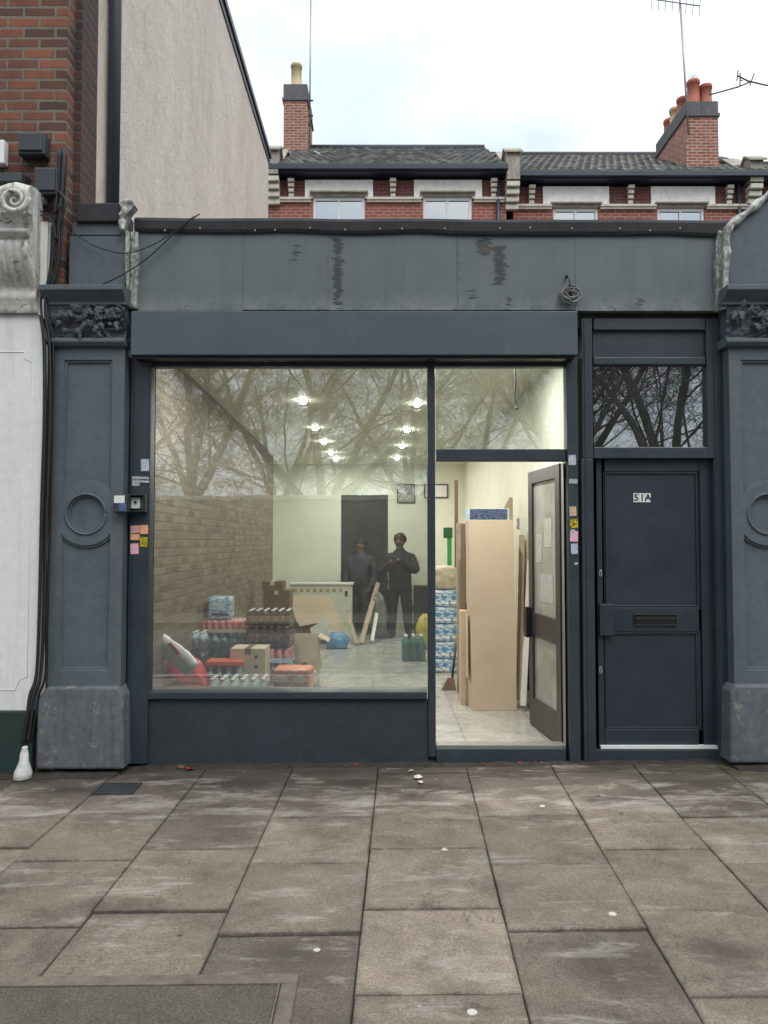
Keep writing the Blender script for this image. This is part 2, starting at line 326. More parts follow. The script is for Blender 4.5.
def tilemat():
    m, nt, b = newmat('pale_floor_tile')
    tc = N(nt, 'ShaderNodeTexCoord'); v = tc.outputs['Object']
    bt = N(nt, 'ShaderNodeTexBrick', Scale=1.0); bt.offset = 0.0
    bt.inputs['Brick Width'].default_value = .6; bt.inputs['Row Height'].default_value = .6; bt.inputs['Mortar Size'].default_value = .004
    bt.inputs['Color1'].default_value = (.42, .41, .37, 1); bt.inputs['Color2'].default_value = (.46, .45, .41, 1); bt.inputs['Mortar'].default_value = (.22, .21, .18, 1)
    L(nt, v, bt.inputs['Vector'])
    n = noi(nt, v, 4, 8, .7, 1.0)
    c = mix(nt, .7, bt.outputs['Color'], ramp(nt, n, [(.3, .62), (.7, 1.1)]), 'MULTIPLY')
    L(nt, c, b.inputs['Base Color']); L(nt, ramp(nt, n, [(.3, .18), (.7, .36)]), b.inputs['Roughness'])
    return m
M['tile'] = tilemat()

def slatemat(moss):
    m, nt, b = newmat('slate_roof_' + ('mossy' if moss else 'clean'))
    v = coords(nt); at = N(nt, 'ShaderNodeAttribute', _attribute_name='tint')
    n1 = noi(nt, v, 1.3, 6, .7); n2 = noi(nt, v, 14, 4)
    c = ramp(nt, at.outputs['Fac'], [(0, (.045, .05, .055)), (.5, (.085, .09, .092)), (1, (.17, .17, .165))])
    c = mix(nt, math_(nt, 'MULTIPLY', ramp(nt, math_(nt, 'ADD', n1, math_(nt, 'MULTIPLY', n2, .4)), [(.62, 0.), (.8, 1.)]), .55 if moss else .2), c, (.10, .095, .04))
    L(nt, c, b.inputs['Base Color']); b.inputs['Roughness'].default_value = .7
    bump(nt, b, n2, .5, .01); return m
M['slate'] = slatemat(False); M['slatemoss'] = slatemat(True)

def boardmat():
    """parapet boarding: grey-green paint that flakes along a few cracks"""
    m, nt, b = newmat('flaking_parapet_paint')
    tc = N(nt, 'ShaderNodeTexCoord'); v = tc.outputs['Object']
    sep = N(nt, 'ShaderNodeSeparateXYZ'); L(nt, v, sep.inputs[0])
    n1 = noi(nt, v, 2.2, 8, .65); ns = noi(nt, coords(nt, (7, 7, .6)), 1.5, 6); hz = noi(nt, coords(nt, (7, 7, 42)), 1.0, 7, .75, 1.4); nb = noi(nt, v, 7, 8, .75, .6)
    c = ramp(nt, n1, [(.25, (.090, .111, .121)), (.5, (.112, .134, .145)), (.8, (.132, .155, .164))])
    c = mix(nt, math_(nt, 'MULTIPLY', ramp(nt, ns, [(.52, 0.), (.72, 1.)]), .25), c, (.055, .066, .068))
    # worn lower edge
    lo = N(nt, 'ShaderNodeMapRange'); lo.inputs[1].default_value = .13; lo.inputs[2].default_value = .0; L(nt, sep.outputs['Z'], lo.inputs[0])
    lw = math_(nt, 'MULTIPLY', lo.outputs[0], ramp(nt, nb, [(.42, 0.), (.6, 1.)]))
    c = mix(nt, math_(nt, 'MULTIPLY', lw, .8), c, (.23, .24, .23))
    lw2 = math_(nt, 'MULTIPLY', lo.outputs[0], ramp(nt, noi(nt, v, 13, 8, .75, .9), [(.58, 0.), (.64, 1.)]))
    c = mix(nt, math_(nt, 'MULTIPLY', lw2, .8), c, (.035, .03, .028))
    # flaking strips
    tot = None
    for x0, w, lo_, hi_, amt in FLAKES:
        if tot is None: wx = math_(nt, 'ADD', sep.outputs['X'], math_(nt, 'MULTIPLY', math_(nt, 'SUBTRACT', noi(nt, coords(nt, (2, 2, 9)), 1.6, 6, .8), .5), .16))
        dx = math_(nt, 'ABSOLUTE', math_(nt, 'SUBTRACT', wx, x0))
        mx = N(nt, 'ShaderNodeMapRange'); mx.inputs[1].default_value = w; mx.inputs[2].default_value = w * .25; L(nt, dx, mx.inputs[0])
        za = math_(nt, 'GREATER_THAN', sep.outputs['Z'], lo_); zb = math_(nt, 'LESS_THAN', sep.outputs['Z'], hi_)
        k = math_(nt, 'MULTIPLY', math_(nt, 'MULTIPLY', za, zb), math_(nt, 'MULTIPLY', mx.outputs[0], amt))
        tot = k if tot is None else math_(nt, 'MAXIMUM', tot, k)
    fl = ramp(nt, math_(nt, 'ADD', hz, math_(nt, 'MULTIPLY', tot, .20)), [(.62, 0.), (.64, 1.)])
    fl = math_(nt, 'MULTIPLY', fl, ramp(nt, tot, [(.05, 0.), (.3, 1.)]))
    c = mix(nt, math_(nt, 'MULTIPLY', fl, .85), c, (.022, .024, .026))
    # bare timber
    dx = math_(nt, 'DIVIDE', math_(nt, 'SUBTRACT', sep.outputs['X'], BARE[0]), BARE[2]); dz = math_(nt, 'DIVIDE', math_(nt, 'SUBTRACT', sep.outputs['Z'], BARE[1]), BARE[3])
    rr = math_(nt, 'ADD', math_(nt, 'ADD', math_(nt, 'MULTIPLY', dx, dx), math_(nt, 'MULTIPLY', dz, dz)), math_(nt, 'MULTIPLY', math_(nt, 'SUBTRACT', noi(nt, coords(nt, (10, 10, 40)), 1.2, 5, .8), .5), 2.6))
    c = mix(nt, ramp(nt, rr, [(.45, 1.), (.6, 0.)]), c, (.085, .055, .04))
    L(nt, c, b.inputs['Base Color']); L(nt, ramp(nt, n1, [(.3, .45), (.7, .62)]), b.inputs['Roughness'])
    h = math_(nt, 'SUBTRACT', math_(nt, 'MULTIPLY', n1, .6), math_(nt, 'MULTIPLY', fl, .8))
    bump(nt, b, math_(nt, 'ADD', h, math_(nt, 'MULTIPLY', math_(nt, 'MULTIPLY', tot, hz), .6)), .5, .008)
    return m

# ------------------------------------------------------------------ mesh helpers
class MB:
    def __init__(s): s.bm = bmesh.new()
    def face(s, pts, mi=0):
        try:
            f = s.bm.faces.new([s.bm.verts.new(p) for p in pts]); f.material_index = mi; return f
        except ValueError: return None
    def box(s, x0, x1, y0, y1, z0, z1, mi=0):
        x0, x1 = sorted((x0, x1)); y0, y1 = sorted((y0, y1)); z0, z1 = sorted((z0, z1))
        v = [s.bm.verts.new(p) for p in ((x0, y0, z0), (x1, y0, z0), (x1, y1, z0), (x0, y1, z0), (x0, y0, z1), (x1, y0, z1), (x1, y1, z1), (x0, y1, z1))]
        for q in ((0, 3, 2, 1), (4, 5, 6, 7), (0, 1, 5, 4), (1, 2, 6, 5), (2, 3, 7, 6), (3, 0, 4, 7)):
            s.bm.faces.new([v[i] for i in q]).material_index = mi
        return s
    def prism(s, poly, axis, a, b, mi=0):
        """poly of 2-D points; extruded along axis 'x','y','z' from a to b"""
        def P(p, t):
            return {'x': (t, p[0], p[1]), 'y': (p[0], t, p[1]), 'z': (p[0], p[1], t)}[axis]
        A = [s.bm.verts.new(P(p, a)) for p in poly]; B = [s.bm.verts.new(P(p, b)) for p in poly]
        n = len(poly)
        for f in [A[::-1], B] + [[A[i], A[(i + 1) % n], B[(i + 1) % n], B[i]] for i in range(n)]:
            s.bm.faces.new(f).material_index = mi
        return s
    def hexa(s, bot, top, mi=0):
        v = [s.bm.verts.new(p) for p in list(bot) + list(top)]; n = len(bot)
        for q in [tuple(range(n))[::-1], tuple(range(n, 2 * n))] + [(i, (i + 1) % n, n + (i + 1) % n, n + i) for i in range(n)]:
            s.bm.faces.new([v[i] for i in q]).material_index = mi
        return s
    def tube(s, pts, r, sides=8, mi=0, smooth=0, cap=True):
        pts = [Vector(p) for p in pts]
        rr = list(r) if hasattr(r, '__len__') else [r] * len(pts)
        if smooth and len(pts) > 2:
            q, qr = [], []
            for i in range(len(pts) - 1):
                p0 = pts[max(i - 1, 0)]; p1 = pts[i]; p2 = pts[i + 1]; p3 = pts[min(i + 2, len(pts) - 1)]
                for k in range(smooth):
                    t = k / smooth
                    q.append(.5 * ((2 * p1) + (p2 - p0) * t + (2 * p0 - 5 * p1 + 4 * p2 - p3) * t * t + (3 * p1 - p0 - 3 * p2 + p3) * t ** 3)); qr.append(rr[i] * (1 - t) + rr[i + 1] * t)
            q.append(pts[-1]); qr.append(rr[-1]); pts, rr = q, qr
        rings = []; ref = None
        for i, p in enumerate(pts):
            d = (pts[min(i + 1, len(pts) - 1)] - pts[max(i - 1, 0)])
            if d.length < 1e-9: d = Vector((0, 0, 1))
            d.normalize()
            if ref is None: ref = Vector((1, 0, 0)) if abs(d.x) < .8 else Vector((0, 1, 0))
            u = ref - d * ref.dot(d)
            if u.length < 1e-5: u = d.cross(Vector((0.3, .7, .2)))
            u.normalize(); w = d.cross(u); ref = u
            rings.append([s.bm.verts.new(p + (u * math.cos(a) + w * math.sin(a)) * rr[i]) for a in (2 * math.pi * k / sides for k in range(sides))])
        for a, b in zip(rings, rings[1:]):
            for k in range(sides):
                f = s.bm.faces.new((a[k], a[(k + 1) % sides], b[(k + 1) % sides], b[k])); f.material_index = mi; f.smooth = True
        if cap:
            for ring in (rings[0][::-1], rings[-1]):
                s.bm.faces.new(ring).material_index = mi
        return s
    def lathe(s, prof, c=(0, 0, 0), sides=16, mis=None, axis='z'):
        rings = []
        for r, h in prof:
            ring = []
            for k in range(sides):
                a = 2 * math.pi * k / sides
                o = {'z': (r * math.cos(a), r * math.sin(a), h), 'y': (r * math.cos(a), h, r * math.sin(a)), 'x': (h, r * math.cos(a), r * math.sin(a))}[axis]
                ring.append(s.bm.verts.new((c[0] + o[0], c[1] + o[1], c[2] + o[2])))
            rings.append(ring)
        for i, (a, b) in enumerate(zip(rings, rings[1:])):
            for k in range(sides):
                f = s.bm.faces.new((a[k], a[(k + 1) % sides], b[(k + 1) % sides], b[k])); f.smooth = True
                if mis: f.material_index = mis[i]
        s.bm.faces.new(rings[0][::-1]); f = s.bm.faces.new(rings[-1])
        if mis: f.material_index = mis[-1]
        return s
    def ball(s, c, rad, seg=10, mi=0, jit=0, seed=0):
        rad = rad if hasattr(rad, '__len__') else (rad,) * 3
        r = bmesh.ops.create_uvsphere(s.bm, u_segments=seg * 2, v_segments=seg, radius=1)
        for v in r['verts']:
            k = 1 + (jit * noise.noise(v.co * 1.7 + Vector((seed, seed * .7, 0))) + jit * .5 * noise.noise(v.co * 4 + Vector((seed, 0, seed))) if jit else 0)
            v.co = Vector((c[0] + v.co.x * rad[0] * k, c[1] + v.co.y * rad[1] * k, c[2] + v.co.z * rad[2] * k))
            for f in v.link_faces: f.smooth = True; f.material_index = mi
        return s
    def bagshape(s, c, rad, seed=0, knot=True, mi=0):
        """slumped plastic bag: squarish body, folds, gathered top"""
        r = bmesh.ops.create_uvsphere(s.bm, u_segments=36, v_segments=22, radius=1)
        for v in r['verts']:
            x, y, z = v.co; m = max(abs(x), abs(y), abs(z)) or 1
            k = .55 + .45 / m if m else 1
            p = Vector((x * k, y * k, z * k)); q = p * 1.5 + Vector((seed, seed * .3, 0))
            ang = math.atan2(y, x)
            f = 1 + .16 * noise.noise(q) + .12 * (1 - 2 * abs(noise.noise(q * 2.3))) + .06 * (1 - 2 * abs(noise.noise(q * 5.1)))
            if knot and z > .25: w = 1 - .55 * ((z - .25) / .75); p.x *= w * (1 + .12 * math.sin(ang * 7 + seed)); p.y *= w * (1 + .12 * math.sin(ang * 6)); p.z *= 1.08
            v.co = Vector((c[0] + p.x * f * rad[0], c[1] + p.y * f * rad[1], c[2] + p.z * rad[2] * (1 + .10 * noise.noise(q * 2))))
            for fc in v.link_faces: fc.smooth = True; fc.material_index = mi
        return s
    def rot(s, ang, axis, piv):
        bmesh.ops.rotate(s.bm, verts=s.bm.verts, cent=piv, matrix=Matrix.Rotation(ang, 3, axis)); return s

ORG = {}
def obj(name, mb, mats, parent=None, bevel=0, seg=2, base=None):
    """links the shape (drawn in place) as ONE mesh object; its origin is its thing's"""
    bm = mb.bm
    bmesh.ops.recalc_face_normals(bm, faces=bm.faces)
    if parent is not None: org = ORG[parent.name]
    elif base is not None: org = Vector(base)
    else:
        vs = [v.co for v in bm.verts]
        org = Vector(((min(v.x for v in vs) + max(v.x for v in vs)) / 2, (min(v.y for v in vs) + max(v.y for v in vs)) / 2, min(v.z for v in vs)))
    for v in bm.verts: v.co -= org
    me = bpy.data.meshes.new(name); bm.to_mesh(me); bm.free()
    o = bpy.data.objects.new(name, me); COL.objects.link(o)
    for m in (mats if isinstance(mats, (list, tuple)) else [mats]): me.materials.append(M[m] if isinstance(m, str) else m)
    if parent is not None: o.parent = parent
    else: o.location = org
    ORG[o.name] = org
    if bevel:
        bv = o.modifiers.new('bevel', 'BEVEL'); bv.width = bevel; bv.segments = seg; bv.limit_method = 'ANGLE'; bv.angle_limit = R(40)
    return o
def tag(o, label, cat, group=None):
    o['label'] = label; o['category'] = cat
    if group: o['group'] = group
    return o
def thing(name, label, cat, loc, group=None):
    o = bpy.data.objects.new(name, None); COL.objects.link(o); o.location = loc; o.empty_display_size = .1
    ORG[o.name] = Vector(loc); return tag(o, label, cat, group)
def struct(o, kind='structure'): o['kind'] = kind; return o
def kids(o): return [c for c in bpy.data.objects if c.parent == o]
def copy_tree(o, parent=None):
    c = o.copy(); COL.objects.link(c)
    if parent is not None: c.parent = parent
    for ch in kids(o): copy_tree(ch, c)
    return c
def RB(mb, p0, p1, Yf, depth, mi=0):
    """box whose front face, at depth Yf, spans the two measured corners"""
    x0, z0 = U(p0[0], p0[1], Yf); x1, z1 = U(p1[0], p1[1], Yf)
    mb.box(x0, x1, Yf, Yf + depth, z0, z1, mi); return mb
def bake(o):
    dg = bpy.context.evaluated_depsgraph_get(); dg.update()
    me = bpy.data.meshes.new_from_object(o.evaluated_get(dg)); 
    old = o.data; o.modifiers.clear(); o.data = me; bpy.data.meshes.remove(old)

# ================================================================== THE GROUND
# pavement slabs: column joints and cross joints measured on the ground
LN = [((120, 769), (0, 869)), ((210, 764), (40, 968)), ((294, 765), (196, 973)), ((378.5, 764), (351, 1024)), ((466, 765), (529, 1014)), ((550, 764), (708, 1024)), ((632, 764), (768, 909)), ((716, 764), (768, 802))]
lines = []
for a, b in LN:
    A, B = G(*a), G(*b); m = (A.x - B.x) / (A.y - B.y); lines.append((A.x - m * A.y, m))
mm = sum(l[1] for l in lines) / len(lines)
lines = [(l[0], .35 * l[1] + .65 * mm) for l in lines]
for k in range(6): lines.insert(0, (lines[0][0] - .62, mm)); lines.append((lines[-1][0] + .62, mm))
CJ = {5: [800, 843], 6: [811, 857, 922], 7: [804, 847, 907, 980], 8: [779, 816, 862, 931], 9: [773, 806, 849, 909, 994], 10: [781, 817, 866, 931], 11: [774, 808, 852, 913, 1000], 12: [783, 820, 867]}
DROP = {(6, 3): .008, (7, 3): .011, (8, 4): .012, (10, 4): .009, (9, 4): .004, (12, 2): .006, (9, 1): .004, (5, 2): .008}
mb = MB(); tint = []; edgev = []
for ci in range(len(lines) - 1):
    cx = lambda Y, i: lines[i][0] + lines[i][1] * Y
    if ci in CJ:
        ys = []
        for py in CJ[ci]:
            A = [G(px, py) for px in (10, 384, 758)]
            ys.append(A[1].y)
    else:
        ys = [-.45 - random.random() * .5]
    while ys[-1] > -4.0: ys.append(ys[-1] - .605)
    ys = [.25] + [y for y in ys if y > -4.15] + [-4.3]
    for ri in range(len(ys) - 1):
        y1, y0 = ys[ri], ys[ri + 1]
        if y1 - y0 < .05: continue
        g = .0012 + random.random() * .0022; dz = random.uniform(-.0025, .0025); dr = DROP.get((ci, ri), 0)
        t0, t1 = random.uniform(-.002, .002), random.uniform(-.002, .002)
        def top(x, y, w):
            f = (y - y0) / (y1 - y0)
            return pz(x, y) + dz + (t0 if w else t1) * (1 - f) - dr * f
        xa0, xa1, xb0, xb1 = cx(y0, ci) + g, cx(y1, ci) + g, cx(y0, ci + 1) - g, cx(y1, ci + 1) - g
        gy = g + .0012; ya, yb = y0 + gy, y1 - gy; c = .0035
        ringT = [(xa0 + c, ya + c, 0), (xb0 - c, ya + c, 1), (xb1 - c, yb - c, 1), (xa1 + c, yb - c, 0)]
        ringE = [(xa0, ya, 0), (xb0, ya, 1), (xb1, yb, 1), (xa1, yb, 0)]
        n = 7
        def edge(ring, dzz, jit):
            out = []
            for i in range(4):
                p, q = ring[i], ring[(i + 1) % 4]
                for k in range(n):
                    t = k / n; x = p[0] + (q[0] - p[0]) * t; y = p[1] + (q[1] - p[1]) * t; w = p[2] + (q[2] - p[2]) * t
                    f = (y - y0) / (y1 - y0)
                    z = pz(x, y) + dz + (t0 * (1 - w) + t1 * w) * (1 - f) - dr * f + dzz
                    j = jit * max(0, noise.noise(Vector((x * 9, y * 9, ci)))) 
                    out.append(mb.bm.verts.new((x, y, z - j)))
            return out
        T = edge(ringT, 0, .004); E = edge(ringE, -.004, .010); Bt = edge(ringE, -.05, 0)
        ii = .035; ringI = [(xa0 + ii, ya + ii, 0), (xb0 - ii, ya + ii, 1), (xb1 - ii, yb - ii, 1), (xa1 + ii, yb - ii, 0)]
        if y1 - y0 < .12: ringI = [(xa0 + ii, ya + .01, 0), (xb0 - ii, ya + .01, 1), (xb1 - ii, yb - .01, 1), (xa1 + ii, yb - .01, 0)]
        I = edge(ringI, 0, 0); fs = [mb.bm.faces.new(I)]
        edgev += [1] * (12 * n) + [0] * (4 * n)
        for k in range(4 * n): fs.append(mb.bm.faces.new((I[k], T[k], T[(k + 1) % (4 * n)], I[(k + 1) % (4 * n)])))
        for P_, Q_ in ((T, E), (E, Bt)):
            for k in range(4 * n): fs.append(mb.bm.faces.new((P_[k], Q_[k], Q_[(k + 1) % (4 * n)], P_[(k + 1) % (4 * n)])))
        tint += [random.gauss(.52, .24)] * len(fs)
o = struct(obj('pavement', mb, 'slab', base=(0, 0, 0)))
att = o.data.attributes.new('tint', 'FLOAT', 'FACE'); att.data.foreach_set('value', tint)
att = o.data.attributes.new('joint', 'FLOAT', 'POINT'); att.data.foreach_set('value', edgev)
mb = MB(); X0, X1 = lines[0][0] - .05, lines[-1][0] + .05
mb.face([(X0, -4.31, pz(X0, -4.31) - .011), (X1, -4.31, pz(X1, -4.31) - .011), (X1, .3, pz(X1, 0) - .011), (X0, .3, pz(X0, 0) - .011)])
struct(obj('ground_bedding', mb, 'joint', base=(0, 0, 0)))
mb = MB(); x = -40
while x < 40:
    mb.box(x + .004, x + .91, -4.46, -4.315, -.4, -.145); x += .914
struct(obj('kerb', mb, 'kerb', base=(0, 0, 0), bevel=.015))
mb = MB(); mb.face([(-300, -300, -.27), (300, -300, -.27), (300, 300, -.27), (-300, 300, -.27)])
struct(obj('road', mb, 'asph', base=(0, 0, 0)))
mb = MB(); mb.box(-40, 40, -22, -10.6, -.4, -.14)
struct(obj('pavement_opposite', mb, 'surround', base=(0, 0, 0)))
for sx in (-1, 1):
    mb = MB(); mb.box(sx * 6.0, sx * 40, -4.31, .3, -.5, -.10)
    struct(obj('pavement', mb, 'surround', base=(0, 0, 0)))

mb = MB(); prev = None; xx = -2.7
while xx < 2.9:
    y_ = -.17 - .02 if (xx < -1.78 or xx > 2.36) else -.035
    w_ = .035 + .045 * max(0, noise.noise(Vector((xx * 5, 1, 0)))) + .02 * noise.noise(Vector((xx * 19, 4, 0))); h_ = .010 + .012 * noise.noise(Vector((xx * 8, 2, 2)))
    zz = pz(xx, -.05); ring = [mb.bm.verts.new(p) for p in ((xx, y_ - w_, zz - .006), (xx, y_ - w_ * .4, zz + max(.002, h_)), (xx, y_ + .06, zz + max(.004, h_ + .006)), (xx, y_ + .06, zz - .02))]
    if prev:
        for q in range(4): mb.bm.faces.new((prev[q], prev[(q + 1) % 4], ring[(q + 1) % 4], ring[q]))
    prev = ring; xx += .02
struct(obj('soil', mb, 'joint', base=(0, 0, 0)), 'stuff')
# inspection cover and stopcock cover
a, b_ = G(299, 976), G(0, 976); yb = (a.y + b_.y) / 2; xr = a.x; xl = xr - 1.65; yn = yb - .85
t = thing('inspection_cover', 'large gritty inspection cover in concrete surround at lower left of pavement', 'cover', (xr - .8, yb - .4, pz(xr - .8, yb - .4)))
def sheet(mb, x0, x1, y0, y1, dz, th=.02):
    mb.hexa([(x, y, pz(x, y) + dz - th) for x, y in ((x0, y0), (x1, y0), (x1, y1), (x0, y1))], [(x, y, pz(x, y) + dz) for x, y in ((x0, y0), (x1, y0), (x1, y1), (x0, y1))])
mb = MB(); w = .060; e = .005
sheet(mb, xl, xr, yb - w, yb, e, .03); sheet(mb, xl, xl + w, yn, yb - w - .002, e, .03); sheet(mb, xr - w, xr, yn, yb - w - .002, e, .03)
obj('surround', mb, 'surround', t, .004)
mb = MB(); sheet(mb, xl + w + .012, xr - w - .012, yn, yb - w - .012, .005, .02); obj('infill', mb, 'infill', t)
mb = MB()
for q in ((xl + w, xr - w, yb - w - .010, yb - w - .002), (xr - w - .010, xr - w - .002, yn, yb - w - .012)):
    sheet(mb, *q, .010, .02)
obj('metal_rim', mb, 'surround', t)
A, B = G(92, 796), G(141, 781); c = G(117, 789)
t = thing('stopcock_cover', 'small square iron cover set in pavement near left pilaster', 'cover', (c.x, c.y, c.z))
x0, x1, y0, y1 = c.x - .13, c.x + .13, c.y - .10, c.y + .10
mb = MB(); sheet(mb, x0, x1, y0, y0 + .02, .008); sheet(mb, x0, x1, y1 - .02, y1, .008); sheet(mb, x0, x0 + .02, y0 + .021, y1 - .021, .008); sheet(mb, x1 - .02, x1, y0 + .021, y1 - .021, .008)
obj('frame', mb, 'greyplastic', t)
mb = MB(); sheet(mb, x0 + .024, x1 - .024, y0 + .024, y1 - .024, .006)
for k in range(6):
    for j in range(4):
        X = x0 + .04 + k * .034; Y = y0 + .04 + j * .036; sheet(mb, X, X + .018, Y, Y + .012, .009)
obj('lid', mb, 'greyplastic', t)

# litter
def litter(px, py, mat, label, cat, name, s=.02, n=5, group=None):
    p = G(px, py); mb = MB(); rr = random.Random(px * 7 + py)
    pts = []
    for k in range(n):
        a = 2 * math.pi * k / n; r = s * rr.uniform(.6, 1.2); pts.append((p.x + r * math.cos(a), p.y + r * 1.2 * math.sin(a), p.z + .006 + rr.uniform(0, .012)))
    mb.hexa([(q[0], q[1], q[2] - .002) for q in pts], pts)
    return tag(obj(name, mb, mat), label, cat, group)
lv = [(357, 765, 'leafred', 'red scrap of litter against foot of stall riser'), (346, 766, 'leaf', 'brown leaf beside the red scrap under the shop window'), (181, 768, 'leaf', 'brown leaf lying under left end of stall riser'), (190, 770, 'leafred', 'reddish leaf beside the brown one under window left end')]
for px, py, m, lab in lv: litter(px, py, m, lab, 'litter', 'dead_leaf', .03, 6, 'leaves and scraps on the pavement')
for px, py, s, lab in ((411, 772, .022, 'pale crumpled scrap nearest the shop at pavement centre'), (418, 778, .03, 'pale torn scrap between two others on central slab'), (421, 783, .02, 'small pale scrap on central slab, furthest from the shop')):
    litter(px, py, 'leafpale', lab, 'litter', 'paper_scrap', s, 5, 'leaves and scraps on the pavement')
for k in range(10):
    px = 448 + k * 12 + random.uniform(-3, 3)
    o = litter(px, 763.5 + random.uniform(-.5, 2), random.choice(['leaf', 'leafred', 'leaf']), 'small dead leaf under the step of open shop entrance', 'leaf', 'fallen_leaf', .02, 6, 'leaves under the entrance step')

# ================================================================== THE SHOP
shop = thing('shop', 'single storey charcoal painted shop with large window, open entrance and parapet', 'shop', (0, 0, 0))
BTX0 = U(134, 270, -.06)[0]
zb0 = U(384, 310.5, -.06)[1]; zb1 = U(384, 226, -.06)[1]
fx = lambda px, py: (U(px, py, -.06)[0], U(px, py, -.06)[1] - zb0)
FLAKES = []
for px, w, ya, yb2, amt in ((338, 7, 305, 238, .95), (296, 7, 262, 244, .5), (500, 9, 285, 246, .9), (484, 12, 256, 238, .7), (472, 8, 299, 290, .7), (508, 6, 310, 295, .7), (458, 3, 310, 240, .35), (690, 3, 300, 285, .35), (640, 8, 308, 298, .5)):
    X, za = fx(px, ya); FLAKES.append((X, w / 143., za, fx(px, yb2)[1], amt))
bx, bz = fx(486, 249); BARE = (bx, bz, .075, .03)
M['board'] = boardmat()
# origin of the parapet is at its lower edge, so its own height drives the wear
pp = bpy.data.objects.new('parapet', None)
mb = MB()
edges = [134, 243, 328, 457, 575, 722]
for a, b_ in zip(edges, edges[1:]):
    x0 = U(a, 270, -.06)[0] + .0004; x1 = U(b_, 270, -.06)[0] - .0004
    mb.box(x0, x1, -.06 + random.uniform(0, .002), .0, zb0 + random.uniform(-.004, .004), zb1)
ORG['parapet_tmp'] = Vector((0, 0, zb0))
class _P: pass
def part_at(name, mb, mat, parent, org, **kw):
    """a part whose own origin is not its thing's base"""
    bm = mb.bm; bmesh.ops.recalc_face_normals(bm, faces=bm.faces)
    o = obj(name, mb, mat, None, base=org, **kw); o.parent = parent; o.location = Vector(org) - ORG[parent.name]; return o
bpy.data.objects.remove(pp)
par = part_at('parapet', mb, 'board', shop, (0, 0, zb0), bevel=.002)
# parapet backing wall and flat roof
mb = MB(); x0 = U(134, 270, 0)[0]; x1 = U(722, 270, 0)[0]
mb.box(x0, x1, .004, .22, zb0 - .1, zb1 - .01); mb.box(x0, x1, .22, 8.2, 3.25, 3.35)
obj('roof', mb, 'felt', shop)
# felt coping, with a sagging lower edge
mb = MB(); n = 60
xs = [U(134, 220, -.09)[0] + (U(729, 220, -.09)[0] - U(134, 220, -.09)[0]) * i / n for i in range(n + 1)]
zt0 = U(134, 216, -.09)[1]; zt1 = U(729, 218.5, -.09)[1]
prev = None
for i, x in enumerate(xs):
    t = i / n; zt = zt0 + (zt1 - zt0) * t + .006 * noise.noise(Vector((x * 2, 0, 0))); lowz = zt - .105 + .012 * noise.noise(Vector((x * 2.3, 5, 0))) - .012 * t
    ring = [(x, -.078 - .006 * noise.noise(Vector((x * 3, 9, 0))), lowz), (x, -.088, lowz + .02), (x, -.09, zt - .03), (x, -.07, zt - .004), (x, .0, zt + .008), (x, .24, zt + .004), (x, .25, lowz), (x, .0, lowz + .03)]
    ring = [mb.bm.verts.new(p) for p in ring]
    if prev:
        for k in range(8):
            f = mb.bm.faces.new((prev[k], prev[(k + 1) % 8], ring[(k + 1) % 8], ring[k]))
    else: mb.bm.faces.new(ring)
    prev = ring
mb.bm.faces.new(prev)
cop = obj('coping', mb, 'felt', shop)
for px in (255, 275, 310, 345, 380, 402, 445, 500, 530, 572, 620, 650, 680, 165, 200):
    mb = MB(); x, z = U(px, 229 + random.uniform(-1.5, 1.5), -.092); mb.lathe([(.006, -.094), (.006, -.080)], (x, 0, z), 8, axis='y'); obj('nail', mb, 'alulight', cop)
# shutter box
mb = MB(); x0, z1 = U(131, 311, -.16); x1, z0 = U(578, 355, -.16)
mb.box(x0, x1, -.16, -.02, z0, z1)
sb = obj('shutter_box', mb, 'box', shop, .006)
mb = MB(); mb.box(x0 + .02, x1 - .02, -.13, -.03, z0 - .018, z0 - .002); obj('shutter_slot', mb, 'black', sb)
# window and entrance frame
mb = MB()
RB(mb, (131, 357), (146.5, 764), -.03, .10)                    # left jamb
obj('jamb', mb, 'paint', shop, .006)
mb = MB(); RB(mb, (134.5, 360), (138, 764), -.036, .01); RB(mb, (142, 360), (144, 764), -.034, .01); obj('shutter_guide', mb, 'paint', shop, .002)
mb = MB(); RB(mb, (147, 356), (566.5, 366.5), .0, .07); obj('head_rail', mb, 'paint', shop, .004)
mb = MB(); RB(mb, (427.5, 367), (436, 757), -.004, .08); obj('mullion', mb, 'paint', shop, .006)
mb = MB(); RB(mb, (436.3, 449), (566.5, 461), -.002, .075); obj('transom', mb, 'paint', shop, .005)
mb = MB(); RB(mb, (566.5, 356), (581, 764), -.03, .11); obj('jamb', mb, 'paint', shop, .006)
mb = MB(); RB(mb, (147, 692), (427.2, 699.5), -.02, .20); obj('window_sill', mb, 'paint', shop, .006)
mb = MB(); RB(mb, (147, 700), (428, 768), .012, .12); obj('stall_riser', mb, 'riser', shop)
wx0, wz1 = U(146.5, 366, .035); wx1, wz0 = U(428, 693, .035)
mb = MB(); mb.box(wx0, wx1, .032, .038, wz0, wz1); obj('window_pane', mb, 'glass', shop)
mb = MB(); a = U(436, 366, .035); b_ = U(567, 450, .035); mb.box(a[0], b_[0], .032, .038, b_[1], a[1]); obj('fanlight_pane', mb, 'glass', shop)
# entrance step
mb = MB(); RB(mb, (436.3, 748.5), (566.5, 766), -.01, .12); obj('entrance_step', mb, 'paint', shop, .006)
mb = MB(); RB(mb, (437, 745), (566, 748.2), .02, .10); obj('threshold', mb, 'alulight', shop, .002)
